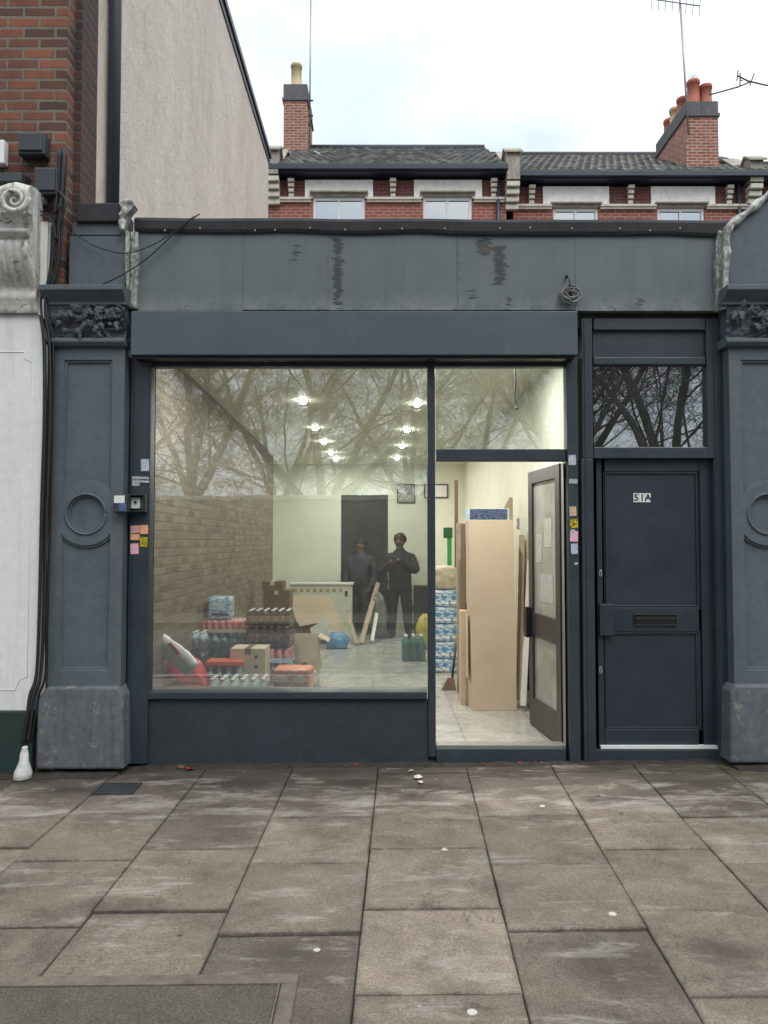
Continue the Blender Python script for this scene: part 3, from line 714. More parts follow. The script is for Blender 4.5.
# hanging wire in fanlight
mb = MB(); x, z = U(515, 368, .10); x2, z2 = U(517, 408, .10)
mb.tube([(x, .10, z), (x + .004, .10, z - .1), (x - .003, .10, z - .2), (x2, .10, z2)], .006, 6, smooth=4); mb.ball((x2, .10, z2), .012, 5); obj('hanging_wire', mb, 'black', shop)
# 51A door surround
mb = MB()
RB(mb, (581.2, 318), (593.5, 458.4), -.02, .12); RB(mb, (581.2, 458.6), (596.6, 764), -.02, .12); RB(mb, (706, 318), (728, 458.4), -.02, .12); RB(mb, (714, 458.6), (731, 764), -.02, .12)
RB(mb, (593.7, 318), (705.8, 330), -.018, .11); RB(mb, (593.7, 357), (705.8, 364.5), -.015, .1); RB(mb, (593.7, 447), (713.8, 458.4), -.015, .1)
fr = obj('door_frame', mb, 'paint', shop, .006)
mb = MB(); RB(mb, (592.5, 329), (706.5, 358), .012, .03); obj('overpanel', mb, 'paint', fr, .003)
mb = MB(); RB(mb, (719, 320), (721, 764), -.028, .01); RB(mb, (724.5, 320), (726, 764), -.026, .008); RB(mb, (586, 320), (588.5, 764), -.026, .01); obj('moulding', mb, 'paint', fr, .002)
mb = MB(); a = U(593, 364, .03); b_ = U(706, 448, .03); mb.box(a[0], b_[0], .027, .033, b_[1], a[1]); obj('fanlight_pane', mb, 'fanglass', fr)
mb = MB(); RB(mb, (594, 397.2), (706, 398.6), .035, .012); obj('blind_edge', mb, 'whitepaint', fr)
mb = MB(); RB(mb, (594, 750), (720, 766), -.005, .1); obj('door_step', mb, 'paint', fr, .004)
mb = MB(); RB(mb, (601, 746.2), (719, 749), .0, .05); obj('door_sill', mb, 'whitepaint', fr)
# the door leaf: stiles, rails, sunk panels
D = .035
mb = MB()
RB(mb, (596, 459), (604.5, 747), D, .045); RB(mb, (699.5, 459), (718.5, 747), D, .045)
for ya, yb2 in ((459, 471.5), (607.5, 632), (729, 747)): RB(mb, (604.5, ya), (699.5, yb2), D + .0005, .0445)
door = obj('front_door', mb, 'doorpaint', shop, .004)
mb = MB(); RB(mb, (603, 470), (702, 609), D + .018, .02); obj('door_panel', mb, 'doorpaint', door)
mb = MB(); RB(mb, (603, 631), (702, 730), D + .018, .02); obj('door_panel', mb, 'doorpaint', door)
def frame_strip(mb, p0, p1, Yf, w, dep):
    x0, z1 = U(*p0, Yf); x1, z0 = U(*p1, Yf)
    for q in ((x0, x1, z1 - w, z1), (x0, x1, z0, z0 + w), (x0, x0 + w, z0 + w, z1 - w), (x1 - w, x1, z0 + w, z1 - w)): mb.box(q[0], q[1], Yf, Yf + dep, q[2], q[3])
mb = MB(); frame_strip(mb, (604.8, 472), (699.2, 607), D + .006, .012, .014); frame_strip(mb, (604.8, 632.4), (699.2, 728.6), D + .006, .012, .014); obj('panel_moulding', mb, 'doorpaint', door, .003)
mb = MB(); frame_strip(mb, (634, 614), (677, 626), D - .010, .009, .014); RB(mb, (635.5, 615.5), (675.5, 624.5), D - .004, .006)
lb = obj('letterbox', mb, 'black', door, .002)
mb = MB(); RB(mb, (636, 618), (675, 619), D - .008, .004); obj('flap_edge', mb, 'greyplastic', lb)
mb = MB(); RB(mb, (599.5, 604), (614.5, 636), D - .032, .032); obj('lock_guard', mb, 'doorpaint', door, .006)
for py in (573, 670):
    x, z = U(600.5, py, D)
    mb = MB(); mb.lathe([(.011, D - .004), (.011, D + .001)], (x, 0, z + .014), 12, axis='y'); mb.box(x - .011, x + .011, D - .0035, D, z - .014, z + .014); mb.lathe([(.011, D - .004), (.011, D + .001)], (x, 0, z - .014), 12, axis='y')
    lk = obj('lock_cylinder', mb, 'chrome', door, .001)
    mb = MB(); mb.box(x - .003, x + .003, D - .006, D - .0042, z - .012, z + .006); obj('keyhole', mb, 'black', lk)
# house number 51A on three small tiles
def glyph(ch, size):
    cu = bpy.data.curves.new('digit', 'FONT'); cu.body = ch; cu.size = size; cu.extrude = .0006; cu.offset = .0014
    cu.align_x = 'CENTER'; cu.align_y = 'CENTER'
    o = bpy.data.objects.new('digit', cu); COL.objects.link(o); bpy.context.view_layer.update()
    me = bpy.data.meshes.new_from_object(o.evaluated_get(bpy.context.evaluated_depsgraph_get()))
    bpy.data.objects.remove(o); bpy.data.curves.remove(cu); return me
for k, ch in enumerate('51A'):
    px = 636.2 + 5.9 * k; py = 497.8; Y = D + .014
    mb = MB(); RB(mb, (px - 2.8, py - 4.6), (px + 2.8, py + 4.4), Y, .004); tl = obj('number_tile', mb, 'white', door, .0008)
    me = glyph(ch, .066); me.materials.clear(); me.materials.append(M['black'])
    o = bpy.data.objects.new('digit', me); COL.objects.link(o); o.parent = tl
    x, z = U(px, py, Y); o.location = (x, Y - .0012, z); o.rotation_euler = (R(90), 0, 0)
# walls behind the front
XL = -1.64; YB = 7.1; XR = 1.31; ZC0, ZC1 = 2.97, 2.80
mb = MB(); mb.box(XL - .3, XL, .10, 5.97, -.05, 3.2); obj('side_wall', mb, 'brick_shop', shop)
mb = MB(); mb.box(-2.2, XL - .302, .10, 5.97, -.05, 3.2); mb.box(-2.2, -2.02, 5.975, YB, -.05, 3.2); obj('party_wall', mb, 'cream', shop)
mb = MB(); 
dx0, dz1 = U(341, 495, YB); dx1, _ = U(388, 495, YB)
mb.box(-2.2, dx0, YB, YB + .15, 0, 3.2); mb.box(dx1, 2.4, YB, YB + .15, 0, 3.2); mb.box(dx0, dx1, YB, YB + .15, dz1, 3.2)
obj('rear_wall', mb, 'cream', shop)
mb = MB(); mb.box(dx0, dx1, YB + .06, YB + .10, FLOOR, dz1)
rd = obj('rear_door', mb, 'darkdoor', shop)
mb = MB(); mb.box(dx0 + .25, dx1 - .05, YB + .05, YB + .062, FLOOR + .9, dz1 - .1); obj('pane', mb, plain('dark_door_glass', (.05, .052, .05), .15, .2, 3, 0), rd)
mb = MB(); mb.box(XR, XR + .09, .10, YB, -.05, 3.2); obj('side_wall', mb, 'cream', shop)
mb = MB(); mb.hexa([(-2.2, .06, ZC0), (XR, .06, ZC0), (XR, YB, ZC1), (-2.2, YB, ZC1)], [(-2.2, .06, ZC0 + .1), (XR, .06, ZC0 + .1), (XR, YB, ZC1 + .1), (-2.2, YB, ZC1 + .1)]); obj('ceiling', mb, 'ceil', shop)
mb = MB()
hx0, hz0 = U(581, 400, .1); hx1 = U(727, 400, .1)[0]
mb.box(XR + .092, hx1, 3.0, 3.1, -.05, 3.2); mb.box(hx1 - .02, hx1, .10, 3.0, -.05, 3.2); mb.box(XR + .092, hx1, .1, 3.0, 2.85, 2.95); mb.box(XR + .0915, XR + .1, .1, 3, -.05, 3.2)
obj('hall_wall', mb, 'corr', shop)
mb = MB(); mb.box(-2.2, XR, .11, YB + .1, -.1, FLOOR); struct(obj('shop_floor', mb, 'tile', base=(0, 0, FLOOR)))
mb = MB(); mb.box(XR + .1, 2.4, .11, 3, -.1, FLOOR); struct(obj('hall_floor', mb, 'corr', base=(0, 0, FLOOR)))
# pale reveal strip at the window's left end and the wall conduit
mb = MB(); mb.box(wx0 + .0, wx0 + .045, .10, .13, wz0, wz1); obj('reveal', mb, 'brick_shop', shop)
mb = MB(); x, z1 = U(153, 470, .09); z0 = U(153, 690, .09)[1]
mb.tube([(x + .004 * math.sin(k * 2.1), .09, z1 + (z0 - z1) * k / 12) for k in range(13)], .0035, 6, smooth=3); obj('cable', mb, 'white', shop)

# entrance door: stands open into the shop
hx, hy = U(566, 500, .10)[0] - .025, .11
fxx, fyy = 147 / 770 * 6.25, .86
leaf = Vector((fxx - hx, fyy - hy, 0)); LW = leaf.length; ld = leaf.normalized(); ln = Vector((ld.y, -ld.x, 0))
zt = U(440, 463, .1)[1]; zl = FLOOR + .012
def dbox(mb, a0, a1, z0, z1, t0=-.022, t1=.022):
    b_ = [(hx + ld.x * a + ln.x * t, hy + ld.y * a + ln.y * t) for a, t in ((a0, t0), (a1, t0), (a1, t1), (a0, t1))]
    mb.hexa([(p[0], p[1], z0) for p in b_], [(p[0], p[1], z1) for p in b_]); return mb
mb = MB(); dbox(mb, 0, .10, zl, zt); dbox(mb, LW - .10, LW, zl, zt); dbox(mb, .1, LW - .1, zt - .10, zt); dbox(mb, .1, LW - .1, zl, zl + .22); dbox(mb, .1, LW - .1, .80, .98)
ed = obj('entrance_door', mb, 'alu', shop, .003)
M['notice'] = plain('faded_notice_paper', (.36, .36, .33), .7, .15, 20, .1)
frost = plain('greyish_film_glass', (.27, .28, .26), .08, .25, 4, .05)
mb = MB(); dbox(mb, .1, LW - .1, .98, zt - .1, -.004, .004); obj('upper_pane', mb, frost, ed)
mb = MB(); dbox(mb, .1, LW - .1, zl + .22, .80, -.004, .004); obj('lower_pane', mb, frost, ed)
mb = MB(); dbox(mb, LW - .085, LW - .02, .78, 1.02, -.07, -.023); obj('door_handle', mb, 'black', ed, .005)
for k, (a0, a1, z0, z1) in enumerate(((.22, .40, 1.5, 1.72), (.45, .60, 1.38, 1.60), (.2, .5, 1.08, 1.30))):
    mb = MB(); dbox(mb, a0, a1, z0, z1, -.0065, -.0045); obj('notice', mb, 'notice', ed)
mb = MB(); RB(mb, (563, 462), (566.3, 747), .03, .07); obj('door_stop', mb, 'alulight', shop, .002)

# pilasters ---------------------------------------------------------
def arcpts(cx, cz, r, a0, a1, n=14): return [(cx + r * math.cos(R(a0 + (a1 - a0) * i / n)), cz + r * math.sin(R(a0 + (a1 - a0) * i / n))) for i in range(n + 1)]
def pilaster(pL, pR, pcx, hw, flip=1):
    """pL, pR: left and right edge; pcx: centre of its sunk panels, measured"""
    Y = -.12
    xl, zt = U(pL, 346, Y); xr, _ = U(pR, 346, Y); zb = U(60, 687, Y)[1]
    mb = MB(); mb.box(xl, xr, Y, .06, zb - .01, zt)
    p = obj('pilaster', mb, 'pil', shop)
    cxx = U(pcx, 513, Y)[0]; h = hw / 144.
    z = lambda py: U(60, py, Y)[1]
    cz = z(514); rc = 19 / 144.
    def panel(g, dep):
        c = MB()
        # upper panel with hollow lower end, lower panel with hollow upper end, roundel
        R2 = rc + .085
        ang = math.degrees(math.acos(min(1, (h - g) / R2)))
        lowarc = arcpts(cxx, cz, R2 + g, ang, 180 - ang)
        c.prism([(cxx - h + g, z(360) - g), (cxx + h - g, z(360) - g)] + lowarc, 'y', Y - .05, Y + dep)
        uparc = arcpts(cxx, cz, R2 + g, 360 - ang, 180 + ang)
        c.prism(uparc + [(cxx - h + g, z(670) + g), (cxx + h - g, z(670) + g)], 'y', Y - .05, Y + dep)
        c.prism(arcpts(cxx, cz, rc - g, 0, 360 - 360 / 32, 31), 'y', Y - .05, Y + dep)
        return c
    for g, dep in ((0, .012), (.016, .026)):
        c = panel(g, dep); bmesh.ops.recalc_face_normals(c.bm, faces=c.bm.faces)
        me = bpy.data.meshes.new('cut'); 
        for v in c.bm.verts: v.co -= ORG[shop.name]
        c.bm.to_mesh(me); c.bm.free(); co = bpy.data.objects.new('cut', me); COL.objects.link(co)
        md = p.modifiers.new('b', 'BOOLEAN'); md.object = co; md.operation = 'DIFFERENCE'; md.solver = 'EXACT'
        bake(p); bpy.data.objects.remove(co); bpy.data.meshes.remove(me)
    mb = MB(); mb.tube([(a_, Y - .002, b_) for a_, b_ in arcpts(cxx, cz, rc + .006, 0, 362, 41)], .0085, 8); obj('roundel_ring', mb, 'pil', p)
    bv = p.modifiers.new('bevel', 'BEVEL'); bv.width = .0035; bv.segments = 2; bv.limit_method = 'ANGLE'; bv.angle_limit = R(40)
    return p, xl, xr
def capital(p, xl, xr, seed):
    Y = -.14; z = lambda py: U(60, py, Y)[1]
    mb = MB()
    mb.prism([(-.24, z(289)), (-.24, z(294)), (-.20, z(299)), (-.17, z(303)), (-.17, z(306)), (.05, z(306)), (.05, z(289))], 'x', xl - .055, xr + .02)
    mb.prism([(-.15, z(338)), (-.175, z(340)), (-.175, z(343)), (-.15, z(346.5)), (.05, z(346.5)), (.05, z(338))], 'x', xl - .035, xr + .012)
    cap = obj('capital', mb, 'pil', p, .005)
    mb = MB(); nx, nz = 64, 40; rows = []
    for j in range(nz + 1):
        row = []
        for i in range(nx + 1):
            u, v = i / nx, j / nz; x = xl - .02 + (xr - xl + .03) * u; zz = z(338.5) + (z(305.5) - z(338.5)) * v
            q = Vector((u * 5 + seed, v * 3.2, seed)); amp = .35 + .65 * min(1, max(0, (u - .3) * 3))
            r = 1 - abs(noise.noise(q * 1.3)) * 2; r2 = noise.noise(q * 3.1)
            dpt = .020 + .030 * v + .7 * amp * (.05 * max(0, r) ** 2 + .022 * r2 + .012 * noise.noise(q * 7))
            row.append(mb.bm.verts.new((x, -.10 - max(.002, dpt), zz)))
        rows.append(row)
    for j in range(nz):
        for i in range(nx):
            f = mb.bm.faces.new((rows[j][i], rows[j][i + 1], rows[j + 1][i + 1], rows[j + 1][i])); f.smooth = True
    bmesh.ops.solidify(mb.bm, geom=list(mb.bm.faces), thickness=-.06) if False else None
    rr = random.Random(seed)
    def leafmesh(c, L_, W, ang, tilt):
        ca, sa = math.cos(ang), math.sin(ang); rows_ = []; n_ = 16
        for i in range(n_ + 1):
            t = i / n_; hw = W * (math.sin(math.pi * min(1, t * .92 + .06)) ** .8) * (.72 + .28 * math.cos(t * math.pi * 7)) + .0015; row = []
            for j in range(-4, 5):
                q = j / 4; lx, lz = L_ * (t - .35) - abs(q) * hw * .35, hw * q
                dep = .012 + .028 * math.sin(math.pi * t) * (1 - .55 * q * q) + .030 * t * t - (.008 if j == 0 else 0) + tilt * t
                row.append(mb.bm.verts.new((c[0] + lx * ca - lz * sa, c[1] - dep, c[2] + lx * sa + lz * ca)))
            rows_.append(row)
        for i in range(n_):
            for j in range(8): mb.bm.faces.new((rows_[i][j], rows_[i][j + 1], rows_[i + 1][j + 1], rows_[i + 1][j])).smooth = True
    for k in range(26):
        u = rr.uniform(.30, .97) if k % 5 else rr.uniform(.05, .3); v = rr.uniform(.18, .9); x = xl + (xr - xl) * u; zz = z(338) + (z(306) - z(338)) * v
        leafmesh((x, -.125 - .035 * v, zz), rr.uniform(.065, .105), rr.uniform(.020, .034), rr.uniform(0, 6.28), rr.uniform(0, .02))
    for k in range(5):
        u = rr.uniform(.4, .95); v = rr.uniform(.3, .8); mb.ball((xl + (xr - xl) * u, -.165 - .02 * v, z(338) + (z(306) - z(338)) * v), .016, 6)
    obj('carved_leaves', mb, 'carve', p)
    mb = MB(); mb.box(xl - .015, xr + .005, -.125, .05, z(338), z(306)); obj('capital_core', mb, 'carve', p)
def plinth(p, pts):
    """pts: outline of the worn base"""
    mb = MB(); Y = -.17; f = [U(a, b_, Y) for a, b_ in pts]
    mb.prism(f, 'y', Y, .05)
    o = obj('plinth', mb, 'pilbase', p, .02, 3); return o
pl, xl, xr = pilaster(53, 125, 86, 24)
capital(pl, xl, xr, 3.1)
plinth(pl, [(35, 770), (37, 700), (42, 692), (47, 687), (118, 687), (123, 696), (124, 770)])
pr, xl2, xr2 = pilaster(728.5, 800, 768, 24)
capital(pr, xl2, xr2, 8.4)
plinth(pr, [(730, 764), (731, 692), (736, 685), (800, 685), (806, 692), (806, 764)])
# blocks over the pilasters
Y = -.10
mb = MB(); RB(mb, (69, 236), (125.5, 289.2), Y, .30); o = obj('parapet_block', mb, 'pil', shop, .008)
mb = MB(); RB(mb, (72, 222), (120, 235.6), Y + .02, .28); obj('block_top', mb, 'pil', o, .008)
mb = MB(); RB(mb, (76, 202.5), (119, 221.7), Y - .01, .32); obj('felt_cap', mb, 'felt', o, .012, 3)
def foil(name, pts, Yf, parent, mat='lead', crum=.012, wid=None, n=24):
    """crumpled strip of metal that follows a line; pts: (px_left, px_right, py)"""
    mb = MB(); prev = None
    for i in range(n + 1):
        t = i / n * (len(pts) - 1); k = min(int(t), len(pts) - 2); f = t - k
        a = [pts[k][q] + (pts[k + 1][q] - pts[k][q]) * f for q in range(3)]
        row = []
        for j in range(7):
            s = j / 6; x, z = U(a[0] + (a[1] - a[0]) * s, a[2], Yf)
            q = Vector((x * 14, z * 9, Yf)); row.append((x, Yf - crum * (1 + 1.6 * noise.noise(q) + .8 * noise.noise(q * 3)) , z))
        back = [(p[0], Yf + .03, p[2]) for p in (row[-1], row[0])]
        ring = [mb.bm.verts.new(p) for p in row + back]
        if prev:
            for q in range(9):
                fc = mb.bm.faces.new((prev[q], prev[(q + 1) % 9], ring[(q + 1) % 9], ring[q])); fc.smooth = q < 6
        else: mb.bm.faces.new(ring)
        prev = ring
    mb.bm.faces.new(prev); return obj(name, mb, mat, parent)
foil('lead_flashing', [(126, 129.5, 232), (125.5, 129, 262), (126.5, 129, 290)], -.115, shop)
foil('lead_flashing', [(131.5, 138, 232), (131, 138.5, 262), (130, 137, 309)], -.085, shop)
foil('lead_flashing', [(121, 133, 202), (123, 137, 208), (121, 130, 216), (120, 127, 224), (121, 126, 232)], -.125, shop, crum=.03)
foil('lead_flashing', [(717, 723, 232), (715, 721, 262), (717, 722, 311)], -.085, shop)
foil('lead_flashing', [(725, 733, 226), (722.5, 729, 240), (722, 728, 275), (721, 726, 310)], -.125, shop, crum=.02)
# strip climbing over the neighbour's shoulder
mb = MB(); prev = None
for i in range(17):
    t = i / 16; px = 727 + 43 * t; py = 227 - 34 * t ** 1.1; w = 2.2 + 1.8 * math.sin(t * 7) ** 2
    ring = []
    for (dx, dy, yy) in ((-w * .6, -w, .0), (w * .2, -w * .2, -.03 - .02 * noise.noise(Vector((t * 9, 0, 1)))), (w * .7, w, -.012), (w * .7, w, .12), (-w * .6, -w, .12)):
        x, z = U(px + dx, py + dy, -.11 + yy); ring.append(mb.bm.verts.new((x, -.11 + yy, z)))
    if prev:
        for q in range(5): mb.bm.faces.new((prev[q], prev[(q + 1) % 5], ring[(q + 1) % 5], ring[q])).smooth = True
    else: mb.bm.faces.new(ring)
    prev = ring
mb.bm.faces.new(prev); obj('lead_flashing', mb, 'lead', shop)

# stickers on the two jambs ------------------------------------------
def stickermat(name, a, b_, scale):
    m, nt, bs = newmat(name); v = coords(nt, (1, 1, 3.2))
    n = noi(nt, v, scale, 3, .6, .1); L(nt, ramp(nt, n, [(.46, a), (.50, b_)]), bs.inputs['Base Color']); bs.inputs['Roughness'].default_value = .35
    return m
SM = {'w': stickermat('white_sticker', (.72, .72, .74), (.30, .34, .46), 90), 'pw': stickermat('pink_white_sticker', (.70, .62, .62), (.62, .22, .20), 110), 'or': stickermat('orange_sticker', (.80, .20, .03), (.85, .55, .35), 110),
      'ye': stickermat('yellow_sticker', (.82, .66, .03), (.10, .09, .02), 80), 'pk': stickermat('pink_sticker', (.75, .28, .42), (.80, .55, .60), 110), 'br': stickermat('brown_sticker', (.45, .22, .12), (.66, .55, .42), 120), 'sil': stickermat('silver_sticker', (.55, .57, .58), (.28, .30, .32), 120)}
for x0, y0, x1, y1, k in ((141, 459, 149, 471, 'w'), (132, 476.5, 149, 479, 'sil'), (140, 480.5, 149, 482.5, 'w'), (132, 479.5, 139.5, 486, 'sil'),
                          (130.5, 525.5, 140, 533, 'pw'), (140.5, 525, 148, 534, 'or'), (130.5, 534, 139.5, 540, 'or'), (140, 537, 147.5, 547, 'ye'), (130.5, 543.5, 138.5, 554, 'pk')):
    mb = MB(); RB(mb, (x0, y0), (x1, y1), -.0385, .002); mb.rot(random.uniform(-.06, .06), 'Y', (*[(U(x0, y0, -.03)[0] + U(x1, y1, -.03)[0]) / 2], -.03, (U(x0, y0, -.03)[1] + U(x1, y1, -.03)[1]) / 2)); obj('sticker', mb, SM[k], shop)
for x0, y0, x1, y1, k in ((568.5, 455, 576, 465, 'w'), (569, 479, 577.5, 483.5, 'sil'), (569.5, 506.5, 576.5, 516, 'br'), (570, 518.5, 578, 528, 'ye'), (570, 531, 578, 541.5, 'pk'), (571, 529.5, 575, 532, 'w'), (571, 543.5, 577.8, 554, 'w'), (574.5, 562.5, 578, 564.5, 'w')):
    mb = MB(); RB(mb, (x0, y0), (x1, y1), -.0322 if x0 != 571 else -.0345, .002); mb.rot(random.uniform(-.05, .05), 'Y', ((U(x0, y0, -.03)[0] + U(x1, y1, -.03)[0]) / 2, -.03, (U(x0, y0, -.03)[1] + U(x1, y1, -.03)[1]) / 2)); obj('sticker', mb, SM[k], shop)
# key switch box on the left jamb
x, z = U(134, 503, -.09)
t = thing('key_switch_box', 'black key switch box with white plate on left window jamb', 'switch', (x, -.03, z - .065))
mb = MB(); frame_strip(mb, (128, 494), (145, 512), -.10, .012, .062); RB(mb, (129, 495), (144, 511), -.055, .012); obj('housing', mb, 'black', t, .003)
mb = MB(); RB(mb, (130.5, 497.5), (140, 508.5), -.066, .010); pl_ = obj('plate', mb, 'paper', t, .002)
mb = MB(); x, z = U(135.5, 502, -.07); mb.lathe([(.009, -.074), (.009, -.0665)], (x, 0, z), 10, axis='y'); obj('keyhole', mb, 'black', pl_)
mb = MB(); RB(mb, (141.5, 497), (144, 510), -.072, .014); obj('green_strip', mb, plain('green_label', (.03, .12, .06), .5, .4, 50, 0), t)
x, z = U(119, 503, -.15)
t = thing('battery_box', 'small grey box with white and blue cover projecting from left pilaster edge', 'box', (x, -.15, z - .06))
mb = MB(); RB(mb, (113, 494.5), (127, 512.5), -.19, .068); obj('case', mb, 'greyplastic', t, .006)
mb = MB(); RB(mb, (114, 495.5), (124.5, 503), -.193, .003); obj('white_label', mb, 'paper', t)
mb = MB(); RB(mb, (119, 503.4), (126, 511), -.1935, .0034); obj('blue_label', mb, plain('blue_label', (.07, .12, .24), .4, .4, 60, 0), t)
# coil of cable on the parapet
t = thing('cable_coil', 'tangled coil of grey cable hung on a hook on the parapet', 'cable', (U(571, 293, -.09)[0], -.07, U(571, 293, -.09)[1] - .07))
c = U(571, 294, -.10); rr = random.Random(5)
mb = MB()
pts = []
for k in range(150):
    a = k * .42; r = .045 + .022 * math.sin(k * .37) + rr.uniform(-.006, .006); pts.append((c[0] + r * math.cos(a) * 1.05, -.09 - .02 * math.sin(k * .23), c[1] + r * math.sin(a) * .95))
mb.tube(pts, .0042, 5, smooth=2); obj('loops', mb, 'coil', t)
hk = U(566.5, 277, -.07); mb = MB(); mb.tube([(hk[0], -.062, hk[1]), (hk[0], -.10, hk[1]), (hk[0] + .012, -.11, hk[1] - .05), (c[0], -.10, c[1] + .04)], .004, 6, smooth=3); mb.ball((hk[0], -.075, hk[1]), .012, 5); obj('hook', mb, 'black', t)
# loose cables over the left end
def wire(label, pts, r=.005, name='loose_cable', mat='blackrub'):
    mb = MB(); mb.tube([(U(a, b_, y)[0], y, U(a, b_, y)[1]) for a, b_, y in pts], r, 6, smooth=6); return tag(obj(name, mb, mat), label, 'cable', 'loose cables over the left end of the parapet')
wire('thin black cable sagging across grey block towards the coping', [(74, 233, -.13), (95, 246, -.14), (120, 253, -.15), (140, 250, -.12), (165, 238, -.10), (185, 222, -.10), (200, 214, -.05)], .004)
wire('lower black cable rising from above the carved capital to the coping', [(75, 290, -.13), (95, 287, -.14), (120, 276, -.15), (145, 260, -.11), (165, 242, -.105), (182, 226, -.105), (198, 215, -.06)], .0045)

# ================================================================== NEIGHBOURS
# left: brick building with a rendered flank
XW = -2.235
nb = thing('brick_building', 'tall brick building with pale rendered flank rising on the left', 'building', (-3.2, 0, 0))
mb = MB(); mb.box(-6.5, U(66, 100, -.10)[0], -.10, .30, -.2, 9.2); obj('front_wall', mb, 'brick_old', nb)
mb = MB(); x0 = U(66, 100, -.10)[0] + .001; mb.box(x0, XW + .05, .04, .34, -.2, 9.2); obj('side_pier', mb, 'brick_sooty', nb)
yE, zE = UX(268.5, 165, XW); yT, zT = UX(224, 0, XW)
mb = MB(); mb.box(-6.5, XW, .342, yE, -.2, 8.86); obj('flank_wall', mb, 'render', nb)
mb = MB(); mb.box(XW - .6, XW + .02, .342, yE + .05, 8.862, 8.98); mb.box(XW - .6, XW + .05, .342, yE + .08, 8.982, 9.09); obj('gutter', mb, 'gutter', nb, .01)
mb = MB(); mb.box(-6.6, XW - .1, .2, yE + .1, 9.142, 9.3); obj('roof', mb, 'slate', nb)
yp = UX(113, 100, XW + .05)[0]
mb = MB(); mb.tube([(XW + .06, yp, 3.3), (XW + .06, yp, 9.0)], .05, 12); 
for z in (4.2, 6.0, 7.8): mb.lathe([(.062, -.03), (.062, .03)], (XW + .06, yp, z), 12)
obj('drainpipe', mb, 'gutter', nb)
# black boxes on the brick
for k, (a, b_, cc, dd, lab) in enumerate(((18, 132, 44, 154, 'black alarm style box on the brickwork, higher of two'), (34, 167, 57, 194, 'plain dark cable box on brickwork just above the white corbel'))):
    x0, z1 = U(a, b_, -.2); x1, z0 = U(cc, dd, -.2)
    t = thing('junction_box', lab, 'box', ((x0 + x1) / 2, -.15, z0), 'dark boxes on the brick wall')
    mb = MB(); mb.box(x0, x1, -.2, -.102, z0, z1); obj('case', mb, 'greyplastic', t, .008)
    mb = MB(); mb.box(x0 + .01, x1 - .01, -.215, -.2005, z0 + .02, z1 - .015); obj('lid', mb, 'greyplastic', t, .006)
    if k == 0:
        for j in range(6):
            mb = MB(); xx = x0 + .02 + j * (x1 - x0 - .04) / 5; mb.tube([(xx, -.15, z0), (xx + random.uniform(-.01, .01), -.15, z0 - .035)], .004, 5); obj('cable_tail', mb, 'black', t)
x0, z1 = U(-6, 140, -.16); x1, z0 = U(4.5, 164, -.16)
mb = MB(); mb.box(x0, x1, -.17, -.102, z0, z1); tag(obj('security_light_box', mb, 'white', bevel=.01), 'white box on the brickwork at left edge of photo', 'box')
x0, z1 = U(-4, 178, -.16); x1, z0 = U(27, 188, -.16)
mb = MB(); mb.prism([(-.24, z0 + .01), (-.24, z1), (-.102, z1 + .02), (-.102, z0)], 'x', x0, x1); tag(obj('stone_ledge', mb, 'greyplastic', bevel=.005), 'grey ledge on brickwork just above the white scroll corbel', 'ledge')
# white stucco pilaster
wp = thing('stucco_pilaster', 'white stucco pilaster with scroll corbel and dark green base', 'pilaster', (-2.6, -.1, pz(-2.6, 0)))
Y = -.16; xr_ = U(47, 400, Y)[0]
mb = MB(); mb.box(-3.6, xr_, Y, -.101, U(20, 711, Y)[1], U(20, 222, Y)[1]); shaft = obj('shaft', mb, 'stucco', wp, .006)
mb = MB()
za, zb_ = U(20, 352, Y)[1], U(20, 690, Y)[1]; xa, xb = -3.3, U(32, 400, Y)[0]
op = [(xa, za), (xb - .06, za), (xb - .05, za - .05), (xb, za - .07), (xb, zb_ + .09), (xb - .05, zb_ + .07), (xb - .08, zb_), (xa, zb_)]
mb.tube([(p[0], Y - .001, p[1]) for p in op], .0035, 6); obj('panel_moulding', mb, 'stucco', shaft)
mb = MB(); mb.box(-3.6, U(34, 730, Y)[0] - .01, Y - .01, -.1, -.2, U(20, 711, Y)[1] - .001); obj('base', mb, 'green', wp, .006)
# corbel: S-profile swept across with flutes
prof = [(308, .03), (303, .05), (300, .045), (296, .07), (290, .075), (286, .06), (283, .075), (276, .12), (266, .17), (254, .20), (244, .20), (240, .17), (237, .22), (233, .22), (231, .17), (226, .19), (222, .22), (219, .25), (218, .20), (213, .22), (206, .26), (200, .28), (194, .26), (190, .22), (188, .14)]
cx0, cx1 = U(-30, 250, -.3)[0], U(32, 250, -.3)[0]
mb = MB(); nx = 72; rows = []
for i in range(nx + 1):
    u = i / nx; x = cx0 + (cx1 - cx0) * u; row = []
    for py, dpt in prof:
        fl = 0
        if 244 <= py <= 283: fl = .016 * abs(math.sin(u * math.pi * 8)) - .016
        if 206 <= py <= 219: fl = .010 * abs(math.sin(u * math.pi * 14)) - .01
        if 188 <= py <= 200: fl = .03 * math.sin(u * math.pi * 3.2) + .02 * noise.noise(Vector((u * 9, py * .2, 0)))
        row.append(mb.bm.verts.new((x + (0.02 if py < 222 else 0) * u, Y - max(.01, dpt + fl), U(20, py, -.3)[1])))
    rows.append(row)
for i in range(nx):
    for j in range(len(prof) - 1): mb.bm.faces.new((rows[i][j], rows[i + 1][j], rows[i + 1][j + 1], rows[i][j + 1])).smooth = True
for row in (rows[0], rows[-1]):
    b0 = mb.bm.verts.new((row[0].co.x, Y + .01, row[0].co.z)); b1 = mb.bm.verts.new((row[0].co.x, Y + .01, row[-1].co.z))
    mb.bm.faces.new(row + [b1, b0])
